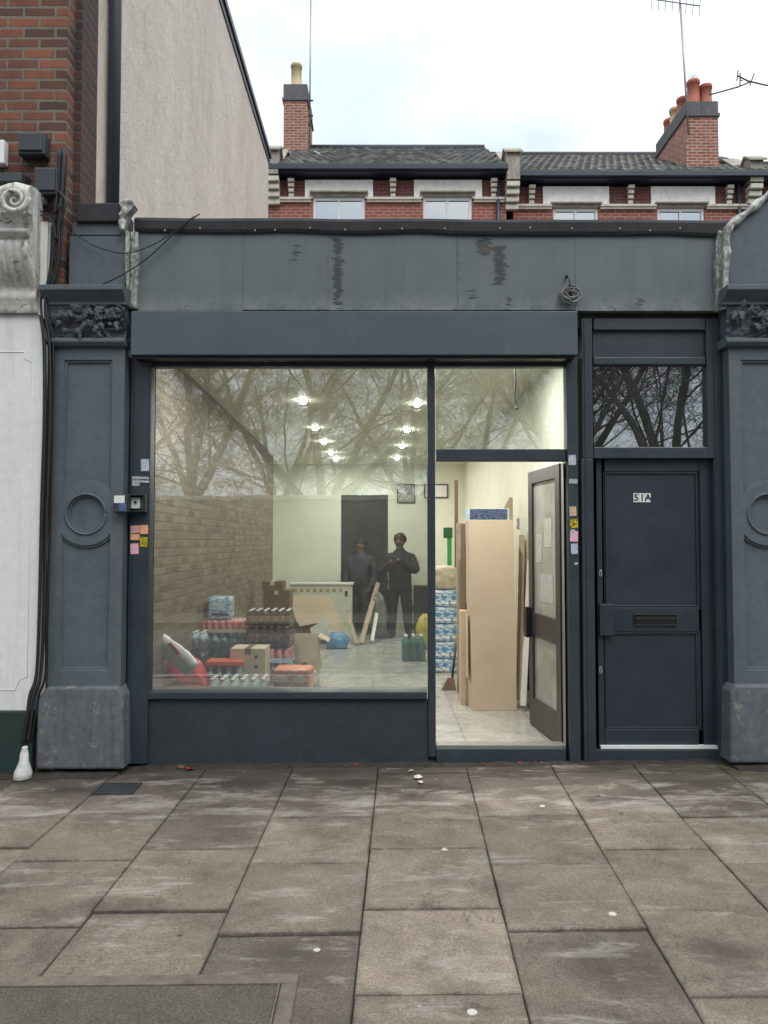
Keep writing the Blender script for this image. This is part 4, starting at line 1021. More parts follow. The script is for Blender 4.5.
mb.box(cx0, cx1 + .01, Y - .1, -.102, U(20, 187, -.3)[1] - .03, U(20, 187, -.3)[1])
cb = obj('corbel', mb, 'corbel', wp)
mb = MB(); c = U(14, 199, -.47)
pts = [(c[0] + .012 * k * .35 * math.cos(k * .55), -.455 - .001 * k, c[1] + .012 * k * .33 * math.sin(k * .55)) for k in range(2, 24)]
mb.tube(pts, [.004 + .0008 * k for k in range(len(pts))], 7, smooth=2); obj('scroll', mb, 'corbel', cb)
for p in ((20, 190), (40, 230)): pass
mb = MB(); x, z = U(41, 250, -.2)
mb.prism([U(33, 310, -.17), U(46, 320, -.17), U(49, 222, -.17), U(36, 222, -.17)], 'y', -.185, -.1605); obj('side_patch', mb, 'stucco', wp, .004)
# white bottle-like sleeve at the foot of cables
mb = MB(); c = G(22, 768); zz = [U(22, py, -.2)[1] for py in (768, 765, 755, 745, 740, 737)]
mb.lathe([(.045, 0), (.058, .008), (.052, .05), (.036, .12), (.022, .17), (.018, .20), (.024, .215), (.008, .216)], (U(22, 768, -.22)[0], -.22, pz(-2.5, -.22)), 18)
for v in mb.bm.verts:
    k = noise.noise(v.co * 22) * .014 + noise.noise(v.co * 50) * .006; v.co.x += k + (v.co.z - pz(-2.5, -.22)) * .10; v.co.y += k * .6
tag(obj('cable_sleeve', mb, plain('crumpled_white_plastic', (.66, .66, .64), .4, .15, 14, .6, 30)), 'white tapered plastic sleeve at foot of black cables on the pavement', 'sleeve')
# bundle of cables down between the two fronts
t = thing('cable_bundle', 'bundle of black cables running down beside the white pilaster', 'cables', (U(48, 500, -.17)[0], -.14, 0))
path = [(62, 150), (60, 190), (57, 225), (56, 255), (52, 280), (44, 296), (44, 315), (48, 345), (48, 420), (45, 520), (42, 620), (40, 675), (34, 695), (30, 720), (26, 742)]
for k in range(7):
    mb = MB(); off = (k - 3) * 1.5; rr = random.Random(k)
    mb.tube([(U(a + off + rr.uniform(-.8, .8), b_, -.17)[0], -.165 - .012 * (k % 3), U(a, b_, -.17)[1]) for a, b_ in path], .0085, 6, smooth=4); obj('cable', mb, 'blackrub', t)
mb = MB(); x = U(50, 500, -.1)[0]; mb.box(U(46, 500, -.1)[0], U(53, 500, -.1)[0], -.098, -.06, -.1, U(50, 290, -.1)[1]); obj('backing_strip', mb, 'blackrub', t)
for k, pts in enumerate((((43, 194), (35, 205), (50, 215), (60, 205)), ((57, 190), (66, 202), (60, 222), (57, 240)), ((30, 200), (40, 214), (52, 222), (56, 240)), ((8, 188), (22, 194), (30, 208), (36, 224)))):
    mb = MB(); mb.tube([(U(a, b_, -.2)[0], -.2, U(a, b_, -.2)[1]) for a, b_ in pts], .006, 6, smooth=5); obj('stray_cable', mb, 'blackrub' if k < 3 else 'white', t)
# right: neighbouring front beyond the pilaster
nr = thing('neighbour_front', 'grey painted neighbouring shopfront with rising shoulder at right edge', 'building', (3.6, 0, 0))
Y = -.09
mb = MB(); mb.prism([U(727.5, 289, Y), U(727.5, 234, Y), U(737, 222, Y), U(752, 208, Y), U(768, 196, Y), U(800, 178, Y), U(830, 172, Y), U(830, 289, Y)], 'y', Y, .25); obj('parapet_block', mb, 'pil', nr, .012)
mb = MB(); mb.box(U(806, 400, 0)[0], 7.5, 0, .2, -.1, 4.2); mb.box(U(725, 400, 0)[0] + .05, 7.5, .21, 8.5, -.1, 3.45); obj('front_wall', mb, 'pil', nr)

# ================================================================== TERRACE BEHIND
def roof_slates(name, parent, x0, x1, y0, z0, y1, z1, mat):
    mb = MB(); tints = []; rows = 12; nx = int((x1 - x0) / .19)
    for r in range(rows):
        t0, t1 = r / rows, (r + 1.25) / rows
        ya, za = y0 + (y1 - y0) * t0, z0 + (z1 - z0) * t0; yb2, zb2 = y0 + (y1 - y0) * min(t1, 1), z0 + (z1 - z0) * min(t1, 1)
        for c in range(nx + 1):
            w = (x1 - x0) / nx; xa = x0 + (c - (r % 2) * .5) * w + .006; xb = xa + w - .012; xa, xb = max(xa, x0), min(xb, x1)
            if xb - xa < .02: continue
            j = random.uniform(0, .012); lift = .035
            n0 = len(mb.bm.faces)
            # pantile: bowed across
            pts = []
            for k in range(5):
                s = k / 4; x = xa + (xb - xa) * s; h = .03 * math.sin(math.pi * s)
                pts.append(((x, ya - .02, za + lift + j + h), (x, yb2, zb2 + j + h)))
            for k in range(4):
                mb.face([pts[k][0], pts[k + 1][0], pts[k + 1][1], pts[k][1]])
                mb.face([pts[k][0], (pts[k][0][0], ya - .02, za), (pts[k + 1][0][0], ya - .02, za), pts[k + 1][0]])
            tints += [min(1, max(0, random.gauss(.45, .36)))] * (len(mb.bm.faces) - n0)
    mb.hexa([(x0, y0, z0 - .08), (x1, y0, z0 - .08), (x1, y1, z1 - .08), (x0, y1, z1 - .08)], [(x0, y0, z0), (x1, y0, z0), (x1, y1, z1), (x0, y1, z1)]); tints += [.1] * 6
    mb.tube([(x0, y1, z1 + .03), (x1, y1, z1 + .03)], .09, 8); tints += [.3] * (len(mb.bm.faces) - len(tints))
    o = obj(name, mb, mat, parent); att = o.data.attributes.new('tint', 'FLOAT', 'FACE'); att.data.foreach_set('value', tints[:len(o.data.polygons)]); return o
def house(label, Y, xa, xb, ye, yr, ridge_y, panels, piers, wins, ystr, mat, brackets):
    x0 = U(xa, 180, Y)[0]; x1 = U(xb, 180, Y)[0]; z = lambda py: U(400, py, Y)[1]
    h = thing('terraced_house', label, 'house', ((x0 + x1) / 2, Y, -.27), 'red brick terrace behind the shop')
    zt = z(ye); yb_ = Y + 7.4
    yrd = Y + 3.6; zr = U(400, ridge_y, yrd)[1]
    # walls (openings left for the windows)
    zs = z(ystr)
    wv = [(U(a, 200, Y)[0], U(b_, 200, Y)[0]) for a, b_, _ in wins]
    zh = z(wins[0][2]); zsill = zh - 1.35
    mb = MB(); cur = x0
    for a, b_ in wv: mb.box(cur, a, Y, Y + .25, zsill, zs - .05); cur = b_
    mb.box(cur, x1, Y, Y + .25, zsill, zs - .05); mb.box(x0, x1, Y, Y + .25, -.2, zsill - .001)
    mb.box(x0, x1, Y + 7.1, yb_, -.2, zt); mb.box(x0, x0 + .2, Y + .251, Y + 7.09, -.2, zt); mb.box(x1 - .2, x1, Y + .251, Y + 7.09, -.2, zt)
    obj('wall', mb, 'brick_red', h)
    mb = MB(); cur = x0
    for a, b_ in wv: mb.box(cur, a, Y + .01, Y + .25, zs - .049, zs + .3); cur = b_
    mb.box(cur, x1, Y + .01, Y + .25, zs - .049, zs + .3); mb.box(x0, x1, Y + .01, Y + .25, zs + .301, zt); obj('upper_wall', mb, 'brick_dark', h)
    for a, b_ in panels:
        mb = MB(); q = U(a, 185, Y - .03)[0]; q2 = U(b_, 185, Y - .03)[0]
        cuts = [(u, v) for u, v in wv if u > q - .2 and v < q2 + .2]
        if cuts:
            u, v = cuts[0]; mb.box(q, u, Y - .03, Y + .009, zs, zt - .01); mb.box(v, q2, Y - .03, Y + .009, zs, zt - .01); mb.box(u, v, Y - .03, Y + .009, zh, zt - .01)
        else: mb.box(q, q2, Y - .03, Y + .009, zs, zt - .01)
        obj('white_panel', mb, 'housewhite', h)
    # string course
    cur = x0
    for a, b_ in wv + [(x1, x1)]:
        mb = MB(); mb.prism([(Y - .0005, zs), (Y - .10, zs), (Y - .10, zs - .06), (Y - .07, zs - .065), (Y - .07, zs - .11), (Y - .0005, zs - .11)], 'x', cur, a - .04); cur = b_ + .04
        obj('string_course', mb, 'creamstone', h, .008)
    for (a, b_) in wv:
        mb = MB(); mb.box(a, a + .07, Y + .02, Y + .1, zsill, zh); mb.box(b_ - .07, b_, Y + .02, Y + .1, zsill, zh); mb.box(a + .07, b_ - .07, Y + .02, Y + .1, zh - .08, zh); mb.box(a + .07, b_ - .07, Y + .02, Y + .1, zsill, zsill + .1)
        m_ = (a + b_) / 2; mb.box(m_ - .03, m_ + .03, Y + .025, Y + .095, zsill + .1, zh - .08)
        w = obj('window', mb, 'whitepaint', h, .008)
        mb = MB(); mb.box(a + .07, b_ - .07, Y + .055, Y + .062, zsill + .1, zh - .08); obj('pane', mb, 'housepane', w)
        mb = MB(); mb.prism([(Y + .008, zh + .002), (Y - .05, zh + .002), (Y - .06, zh + .05), (Y - .12, zh + .06), (Y - .13, zh + .10), (Y + .008, zh + .115)], 'x', a - .07, b_ + .07); obj('window_head', mb, 'greystone', w, .01)
        mb = MB(); mb.box(a + .07, b_ - .07, Y + .12, Y + .14, zsill + .1, zh - .08); obj('curtain', mb, plain('net_curtain', (.30, .32, .33), .9, .3, 6, .2), w)
    for px in brackets:
        xx = U(px, 185, Y - .1)[0]
        mb = MB()
        for k in range(4):
            zz = zs + .02 + k * (zt - zs - .02) / 4; mb.box(xx - .06 - .005 * k, xx + .06 + .005 * k, Y - .06 - .035 * k, Y + .0, zz, zz + (zt - zs) / 4 - .03)
        obj('bracket', mb, 'creamstone', h, .012)
    # eaves
    mb = MB(); mb.box(x0, x1, Y - .262, Y + .2, zt + .06, zt + .14); mb.box(x0, x1, Y - .36, Y - .26, zt + .09, zt + .215); obj('gutter', mb, 'gutter', h, .01)
    rf = roof_slates('roof', h, x0 + .02, x1 - .02, Y - .29, zt + .22, yrd, zr, mat)
    mb = MB(); mb.hexa([(x0, yrd, zr - .08), (x1, yrd, zr - .08), (x1, yb_, zt), (x0, yb_, zt)], [(x0, yrd, zr), (x1, yrd, zr), (x1, yb_, zt + .1), (x0, yb_, zt + .1)]); obj('rear_roof', mb, 'slate', h)
    return h, zt, zr, yrd, x0, x1
Y1 = 12.1; Y2 = 12.4
h1, zt1, zr1, yr1, hx0, hx1 = house('left house of brick terrace with plain dark slates and white panels', Y1, 262, 506, 180, 170, 149, [(305, 373), (414, 482)], [], [(313, 365, 197), (423, 472, 197)], 198.5, 'slate', (291, 393, 494))
h2, zt2, zr2, yr2, kx0, kx1 = house('right house of brick terrace with mossy slates and cream panels', Y2, 513, 775, 186.5, 176, 156, [(543, 609), (651, 715)], [], [(553, 598, 208), (657, 704, 211)], 205.5, 'slatemoss', (532, 631, 730))
h3 = copy_tree(h2); h3['label'] = 'third house of terrace, only its roof corner showing at right edge'; h3.location.x += (kx1 - kx0) + .05; h3.location.y += .25; h3.location.z -= .15
# parapet upstands with corbels between roofs
def upstand(parent, pxc, Y, zt, w=.42, rise=.75, dx=0):
    xx = U(pxc, 170, Y)[0]
    mb = MB(); mb.prism([(Y - .35, zt - .02), (Y - .35, zt + rise), (Y - .12, zt + rise + .14), (Y + .1, zt + rise), (Y + .1, zt + rise - .02), (Y + 1.0, zt + rise + .62), (Y + 3.3, zt + rise + 1.45), (Y + 3.3, zt + .4)], 'x', xx - w / 2 + .06, xx + w / 2 - .06); u = obj('parapet_upstand', mb, 'greystone', parent, .01)
    mb = MB(); mb.prism([(Y - .42, zt + rise), (Y - .12, zt + rise + .20), (Y + .14, zt + rise + .02), (Y + 1.0, zt + rise + .69), (Y + 3.32, zt + rise + 1.52), (Y + 3.32, zt + rise + 1.455), (Y + 1.0, zt + rise + .625), (Y + .11, zt + rise - .03), (Y - .12, zt + rise + .145), (Y - .42, zt + rise - .05)], 'x', xx - w / 2, xx + w / 2); obj('coping', mb, 'gutter' if False else 'greystone', u, .01)
    mb = MB()
    for k in range(4): mb.box(xx - .15, xx + .15, Y - .12 - .07 * k, Y, zt - .62 + k * .15, zt - .62 + k * .15 + .125)
    obj('corbel', mb, 'creamstone', u, .02)
    mb = MB(); mb.tube([(xx - .32, Y - .1, zt + .05), (xx - .32, Y - .12, zt - 2.5)], .05, 8); obj('downpipe', mb, 'gutter', u)
upstand(h1, 274, Y1, zt1, .40, .55)
upstand(h1, 511, Y1 + .05, zt1 - .1, .42, .62)
upstand(h2, 750, Y2 + .05, zt2, .42, .5)
# chimneys
def stack(parent, x0, x1, y0, y1, z0, zc, zt, pots, cols):
    mb = MB(); mb.box(x0, x1, y0, y1, z0, zc); s_ = obj('chimney', mb, 'brick_ch', parent)
    mb = MB(); mb.box(x0 - .04, x1 + .04, y0 - .04, y1 + .04, zc + .001, zc + .09); mb.box(x0 - .01, x1 + .01, y0 - .01, y1 + .01, zc + .091, zt); obj('chimney_head', mb, 'gutter' if False else 'sootstone', s_, .015)
    for (px, py, hh), m in zip(pots, cols):
        mb = MB(); mb.lathe([(.165, 0), (.16, .06), (.145, .07), (.138, hh - .11), (.155, hh - .10), (.158, hh - .02), (.145, hh), (.11, hh), (.10, hh - .15)], (px, py, zt), 16); obj('chimney_pot', mb, m, s_)
M['sootstone'] = weathered('sooty_cement', (.12, .12, .125), .85, streak=.4, bmp=.4, var=.3)
ya = 14.6; x0, z_ = U(283.5, 150, ya); x1, zc = U(307, 101, ya); zt = U(300, 84, ya)[1]
xp, zp = U(296.5, 65, ya + .3)
stack(h1, x0, x1, ya, ya + 1.5, zt1, zc, zt, [(xp, ya + .3, zp - zt)], ['pot_buff'])
ya = Y2 - .1 + .4; x0, _ = U(686, 130, ya); x1, zc = U(718, 117, ya); zt = U(700, 101, ya)[1]
yfar = ya + 2.0; w = x1 - x0
pt = [(x0 + w * .36, ya + .22, .62), (x0 + w * .76, ya + .25, .52), (x0 + w * .3, ya + .75, .5), (x0 + w * .28, ya + 1.2, .5), (x0 + w * .3, ya + 1.65, .45)]
stack(h2, x0, x1, ya, yfar, zt2, zc, zt, pt, ['pot_red', 'pot_red', 'pot_red', 'pot_buff', 'pot_red'])
# aerials
def mast(label, px0, py0, px1, py1, Y, r=.022):
    a = U(px0, py0, Y); b_ = U(px1, py1, Y); t = thing('tv_aerial', label, 'aerial', (a[0], Y, a[1]), 'aerials on the chimneys')
    mb = MB(); mb.tube([(a[0], Y, a[1]), (b_[0], Y, b_[1])], r, 8); obj('mast', mb, 'alulight', t); return t, a, b_
t, a, b_ = mast('tall aerial mast strapped to the left chimney', 309.5, 150, 311, -30, 14.9)
for py in (101, 116, 125):
    q = U(311, py, 14.9); mb = MB(); mb.box(q[0] - .3, q[0] + .06, 14.86, 14.9, q[1] - .015, q[1] + .015); obj('clamp', mb, 'alu', t)
mb = MB(); q = U(312, 148, 14.2); q2 = U(326, 158, 13.4); mb.tube([(q[0], 14.6, q[1] + .1), (q[0] + .1, 14.2, q[1] - .1), (q2[0], 13.4, q2[1])], .012, 5, smooth=5); obj('cable', mb, 'whitepaint', t)
t, a, b_ = mast('leaning aerial mast on the right chimney with comb array on top', 688.5, 135, 680, 0, ya - .08, .025)
mb = MB()
for (p, q) in (((652, -1), (700, 6)), ):
    A = U(*p, ya - .1); B = U(*q, ya - .1); mb.tube([(A[0], ya - .1, A[1]), (B[0], ya - .1, B[1])], .014, 6)
    for k in range(8):
        f = k / 7; mb.tube([(A[0] + (B[0] - A[0]) * f - .03, ya - .22, A[1] + (B[1] - A[1]) * f + .12), (A[0] + (B[0] - A[0]) * f + .04, ya + .05, A[1] + (B[1] - A[1]) * f - .14)], .007, 5)
obj('array', mb, 'alulight', t)
mb = MB(); q = U(693, 76, ya + .3); mb.tube([(q[0], ya + .3, q[1] - .25), (q[0], ya + .3, q[1])], .012, 5); mb.tube([(q[0] - .1, ya + .3, q[1] - .1), (q[0] + .1, ya + .3, q[1] - .05)], .01, 5)
for k in range(5): mb.tube([(q[0] - .1 + .045 * k, ya + .2, q[1] - .02), (q[0] - .1 + .045 * k, ya + .4, q[1] - .1)], .006, 4)
obj('small_array', mb, 'gutter', t)
# comb aerial reaching in from the right edge
Ya = 10.5; a = U(800, 82, Ya); t = thing('tv_aerial', 'comb shaped aerial reaching in from right edge beside chimney pots', 'aerial', (a[0], Ya, a[1] - .6), 'aerials on the chimneys')
mb = MB(); mb.tube([(U(p, q, Ya)[0], Ya, U(p, q, Ya)[1]) for p, q in ((800, 90), (765, 85), (748, 81), (738, 76))], .016, 6); obj('boom', mb, 'gutter', t)
mb = MB(); mb.tube([(U(p, q, Ya)[0], Ya, U(p, q, Ya)[1]) for p, q in ((750, 82), (738, 87), (709, 95))], .014, 6)
for k in range(9):
    p, q = 713 + k * 3.6, 93.8 - k * 1.05; A = U(p, q, Ya); mb.tube([(A[0], Ya - .12, A[1] - .05), (A[0] + .02, Ya + .12, A[1] + .05)], .007, 4)
obj('director_comb', mb, 'gutter', t)
for p, q, r_, s_ in ((738, 76, 742, 84), (736, 73, 739, 78), (738, 83, 745, 78), (752, 76, 752, 83)):
    mb = MB(); A, B = U(p, q, Ya), U(r_, s_, Ya); mb.tube([(A[0], Ya - .1, A[1]), (B[0], Ya + .1, B[1])], .012, 5); obj('reflector_rod', mb, 'gutter', t)
mb = MB(); A = U(800, 86, Ya); mb.tube([(A[0], Ya, 3.4), (A[0], Ya, A[1] + .3)], .025, 8); obj('mast', mb, 'alulight', t)

# ================================================================== INSIDE THE SHOP
# ceiling spotlights (lit)
M['led'] = emis('lit_led', (1, .98, .92), 70)
def ceilz(y): return ZC0 + (ZC1 - ZC0) * (y - .06) / (YB - .06)
def spot(px, py, lab):
    y = 1.5
    for _ in range(30):
        d = ray(px, py); s = (ceilz(y) - CAM.z) / d.z; y = (CAM + d * s).y
    p = CAM + d * s
    yl = YB - .8
    if p.y > yl: p = Vector((p.x * (yl + 5.4) / (p.y + 5.4), yl, ceilz(yl)))
    t = thing('ceiling_light', lab, 'spotlight', (p.x, p.y, p.z - .02), 'ceiling spotlights inside the shop')
    mb = MB(); mb.lathe([(.052, 0), (.050, -.006), (.038, -.007), (.038, -.002)], (p.x, p.y, p.z - .001), 24); obj('bezel', mb, 'white', t)
    mb = MB(); mb.lathe([(.006, -.040), (.020, -.036), (.030, -.026), (.034, -.014), (.034, -.006)], (p.x, p.y, p.z - .001), 20); obj('diffuser', mb, 'led', t)
    ldt = bpy.data.lights.new('lamp', 'AREA'); ldt.shape = 'DISK'; ldt.size = .10; ldt.energy = 7.0; ldt.color = (1, .965, .89)
    lo = bpy.data.objects.new('lamp', ldt); COL.objects.link(lo); lo.parent = t; lo.location = (0, 0, -.045)
    return ldt
for k, (p, q) in enumerate(((303, 400), (315, 427), (324, 441), (331, 452), (336, 460))):
    spot(p, q, 'lit ceiling spotlight in left row, ' + ('nearest the window', 'second from the window', 'middle of the five', 'second from the back', 'nearest the back wall')[k])
for k, (p, q) in enumerate(((417, 403), (407, 429), (402, 445), (397, 457))):
    spot(p, q, 'lit ceiling spotlight in right row, ' + ('nearest the window', 'second from the window', 'third from the window', 'nearest the back wall')[k])

M['waterprint'] = stickermat('blue_printed_film', (.10, .26, .46), (.60, .68, .72), 22)
for px, lab in ((262, 'left row, unseen behind the head rail'), (470, 'right row, unseen behind the head rail')):
    l_ = spot(px, 355, 'added ceiling spotlight extending ' + lab); l_.energy = 20  # unseen pair added to brighten the stock near the window
for k_, a_, b_ in (('redp', (.62, .03, .03), (.75, .55, .52)), ('orangep', (.85, .28, .04), (.80, .70, .55)), ('bluep', (.12, .30, .55), (.70, .76, .80)), ('deepredp', (.42, .015, .03), (.62, .40, .42)), ('orangefilm', (.75, .13, .045), (.82, .36, .22))):
    M[k_] = stickermat(k_ + '_print', a_, b_, 34)
# drink packs ---------------------------------------------------------
M['wrap'] = glassmat('shrink_wrap', .07, (.97, .98, .98), .10)
BOT = {}
def bottle_mesh(kind, r, h, body, label):
    key = (kind, round(r, 3), round(h, 3))
    if key in BOT: return BOT[key]
    mb = MB(); mb.lathe([(r * .8, 0), (r, .01), (r, h * .28), (r * .97, h * .3), (r * .97, h * .62), (r, h * .64), (r * .9, h * .74), (r * .42, h * .9), (r * .38, h * .93)], (0, 0, 0), 10, [0, 0, 1, 1, 1, 0, 0, 0, 0])
    o = obj('bottle', mb, [body, label], base=(0, 0, 0)); me = o.data; bpy.data.objects.remove(o)
    mb = MB(); mb.lathe([(r * .45, h * .92), (r * .45, h), (r * .3, h * 1.003)], (0, 0, 0), 9); o = obj('cap', mb, 'white', base=(0, 0, 0)); mc = o.data; bpy.data.objects.remove(o)
    BOT[key] = (me, mc); return BOT[key]
def can_mesh(r, h, body):
    key = (body, round(r, 3), round(h, 3))
    if key in BOT: return BOT[key]
    mb = MB(); mb.lathe([(r * .8, 0), (r, .008), (r, h * .9), (r * .84, h), (r * .8, h * .985)], (0, 0, 0), 12, [0, 0, 0, 1, 1]); o = obj('can', mb, [body, 'alulight'], base=(0, 0, 0)); me = o.data; bpy.data.objects.remove(o)
    BOT[key] = (me, None); return BOT[key]
def kid(name, me, parent, loc):
    o = bpy.data.objects.new(name, me); COL.objects.link(o); o.parent = parent; o.location = loc; return o
def pack(kind, cx, y0, z0, w, d, h, lab, body='waterb', label='bluefilm', nx=4, ny=3, group='packs of drinks stacked inside the window', cap=None, rz=0):
    """pack standing at (cx, y0 front face), z0 its base"""
    t = thing('drinks_pack', lab, 'drinks pack', (cx, y0 + d / 2, z0), group)
    if kind == 'bottle':
        r = min(w / nx, d / ny) / 2 * .97; me, mc = bottle_mesh(body + label, r, h, body, label)
        for i in range(nx):
            for j in range(ny):
                p = ((i + .5) * w / nx - w / 2, (j + .5) * d / ny - d / 2, 0); b_ = kid('bottle', me, t, p); kid('cap', mc, b_, (0, 0, 0))
        mb = MB(); mb.box(cx - w / 2 - .002, cx + w / 2 + .002, y0 - .002, y0 + d + .002, z0 + .004, z0 + h * .78); obj('shrink_wrap', mb, 'wrap', t, .03, 3)
    elif kind == 'can':
        r = min(w / nx, d / ny) / 2 * .97; me, _ = can_mesh(r, h - .004, body)
        for i in range(nx):
            for j in range(ny): kid('can', me, t, ((i + .5) * w / nx - w / 2, (j + .5) * d / ny - d / 2, .004))
        mb = MB(); mb.box(cx - w / 2 - .004, cx + w / 2 + .004, y0 - .004, y0 + d + .004, z0, z0 + .003); mb.box(cx - w / 2 - .004, cx + w / 2 + .004, y0 - .004, y0 - .001, z0 + .003, z0 + h * .32); obj('tray', mb, label, t)
    elif kind == 'film':
        mb = MB(); mb.box(cx - w / 2, cx + w / 2, y0, y0 + d, z0, z0 + h); obj('film', mb, body, t, min(h, w) * .16, 3)
        for i in range(nx):
            x = cx - w / 2 + (i + .5) * w / nx; rr_ = min(w / nx, h) * .34
            q = random.Random(i * 7 + int(z0 * 99)); mb = MB()
            pts = [(x + rr_ * q.uniform(.55, 1.25) * math.cos(a) * 1.1, z0 + h * .56 + rr_ * q.uniform(.5, 1.15) * math.sin(a) * .8) for a in (2 * math.pi * k / 13 for k in range(13))]
            mb.prism(pts, 'y', y0 - .002, y0 + .004); mk = obj('emblem', mb, label, t)
            mb = MB(); mb.prism([(x - rr_ * 1.2, z0 + h * .20), (x + rr_ * 1.1, z0 + h * .17), (x + rr_ * 1.25, z0 + h * .28), (x - rr_ * .9, z0 + h * .33)], 'y', y0 - .0025, y0 + .003); obj('emblem_band', mb, cap or 'navy', mk)
    t.rotation_euler.z = rz or random.Random(int(cx * 971 + z0 * 733)).uniform(-.09, .09)
    return t
def carton(cx, y0, z0, w, d, h, lab, mat='card', name='cardboard_box', rz=0, open_=False, group=None):
    t = thing(name, lab, 'box', (cx, y0 + d / 2, z0), group); e = .004
    mb = MB()
    if open_:
        mb.box(cx - w / 2, cx + w / 2, y0, y0 + e, z0, z0 + h); mb.box(cx - w / 2, cx + w / 2, y0 + d - e, y0 + d, z0, z0 + h); mb.box(cx - w / 2, cx - w / 2 + e, y0 + e, y0 + d - e, z0, z0 + h); mb.box(cx + w / 2 - e, cx + w / 2, y0 + e, y0 + d - e, z0, z0 + h); mb.box(cx - w / 2 + e, cx + w / 2 - e, y0 + e, y0 + d - e, z0, z0 + .01)
    else: mb.box(cx - w / 2, cx + w / 2, y0, y0 + d, z0, z0 + h)
    obj('body', mb, mat, t, .003)
    if open_:
        for k, (dx, s) in enumerate(((-1, 1), (1, 1))):
            mb = MB(); X = cx + dx * w / 2; mb.hexa([(X, y0, z0 + h), (X + dx * w * .42, y0, z0 + h - .05), (X + dx * w * .42, y0 + d, z0 + h - .05), (X, y0 + d, z0 + h)], [(X, y0, z0 + h + e), (X + dx * w * .42, y0, z0 + h - .05 + e), (X + dx * w * .42, y0 + d, z0 + h - .05 + e), (X, y0 + d, z0 + h + e)]); obj('flap', mb, mat, t)
    else:
        mb = MB(); mb.box(cx - .025, cx + .025, y0 - .001, y0 + d + .001, z0 + h - .05, z0 + h + .001); obj('tape', mb, 'carddark' if mat == 'card' else 'card', t)
    t.rotation_euler.z = rz; return t
def at(pl_, pr_, dist): return (U((pl_ + pr_) / 2, 540, dist - 5.4)[0], dist - 5.4, (pr_ - pl_) / F * dist)
ST = 'drinks and cartons stacked inside the window'
# stack with water bottles and a red can tray
cx, y0, w = at(201, 246, 7.0)
carton(cx, y0, FLOOR, w, .30, .255, 'brown carton at base of the stack topped by pale blue pack', group=ST)
pack('bottle', cx, y0, .33, w, .30, .19, 'blue water bottle pack directly on a carton, under another such pack', 'waterb', 'bluep', 5, 3)
pack('bottle', cx, y0, .522, w, .30, .198, 'blue water bottle pack between another pack and the red can tray', 'waterb', 'bluep', 5, 3)
pack('can', cx, y0, .722, w + .02, .30, .105, 'tray of red cans below the small pale blue pack', 'redp', 'card', 7, 4)
cxx, _, ww = at(209, 233, 7.1); pack('film', cxx, y0 + .03, .83, ww, .2, .21, 'small pale blue wrapped pack on top of the tray of red cans', 'waterprint', 'bluelight', 1)
# taller red stack
cx, y0, w = at(246, 291, 6.8)
pack('bottle', cx, y0, FLOOR, w, .3, .225, 'water bottle pack standing on floor under the red stack', 'waterb', 'bluep', 6, 4)
pack('bottle', cx, y0, .303, w, .3, .175, 'clear bottle pack between the floor pack and lower red pack', 'waterb', 'white', 6, 4)
pack('can', cx, y0, .481, w, .3, .122, 'lower tray of red cans in the tall stack, beside brown carton', 'redp', 'bluelight', 6, 4)
pack('bottle', cx, y0, .606, w, .3, .195, 'deep red bottle pack under the orange topped pack', 'colab', 'deepredp', 6, 4)
pack('bottle', cx, y0, .803, w, .3, .135, 'orange labelled bottle pack on top of the tall red stack', 'colab', 'orangep', 6, 4)
# brown carton in front
cx, y0, w = at(231, 266, 6.35)
carton(cx, y0, FLOOR, w, .26, .345, 'low carton under the brown box with punched holes', group=ST)
bx_ = carton(cx, y0, .422, w, .26, .245, 'brown carton with two punched holes in front of the red stack', group=ST)
for zz in (.52, .60):
    mb = MB(); mb.lathe([(.014, y0 - .002), (.014, y0 + .002)], (cx + w * .24, 0, zz), 10, axis='y'); obj('punched_hole', mb, 'black', bx_)
# front row behind the glass
cx, y0, w = at(207, 268, 5.9)
carton(cx, y0, FLOOR, w, .24, .17, 'flat carton under the clear bottles right behind the window', group=ST)
pack('bottle', cx, y0, .247, w, .24, .25, 'clear bottle pack with white caps right behind the window glass', 'waterb', 'bluep', 6, 3)
cx2, y2, w2 = at(206, 243, 6.25); pack('bottle', cx2, y2, FLOOR, w2, .2, .228, 'water bottle pack at floor level under the shallow reddish tray', 'waterb', 'bluep', 4, 3); pack('bottle', cx2, y2, FLOOR + .231, w2, .2, .228, 'water bottle pack carrying the shallow reddish tray', 'waterb', 'redp', 4, 3)
mb = MB(); mb.box(cx2 - w2 / 2, cx2 + w2 / 2, y2, y2 + .2, FLOOR + .466, FLOOR + .50); tag(obj('carton_tray', mb, 'orange', bevel=.004), 'shallow reddish tray lying on bottles behind the front row', 'tray')
cx, y0, w = at(273.5, 312, 5.95)
pack('bottle', cx, y0, FLOOR, w, .22, .315, 'bottle pack under the orange pack, low behind the sill', 'waterb', 'bluefilm', 4, 3)
pack('film', cx, y0, .393, w, .22, .175, 'bright orange drinks pack with two white emblems by the sill', 'orangefilm', 'white', 2, cap='navy')
# open carton and bottles to the right of the stack
cx, y0, w = at(292, 318, 7.3)
carton(cx, y0, FLOOR, w, .28, .33, 'carton under the open flapped box right of red stack', group=ST)
carton(cx, y0, FLOOR + .332, w, .28, .24, 'open brown carton with spread flaps right of red stack', open_=True, group=ST)
cx, y0, w = at(299, 318, 6.75); pack('bottle', cx, y0, FLOOR, w, .17, .33, 'loose tall water bottles right of the red stack on floor', 'waterb', 'bluelight', 2, 2)
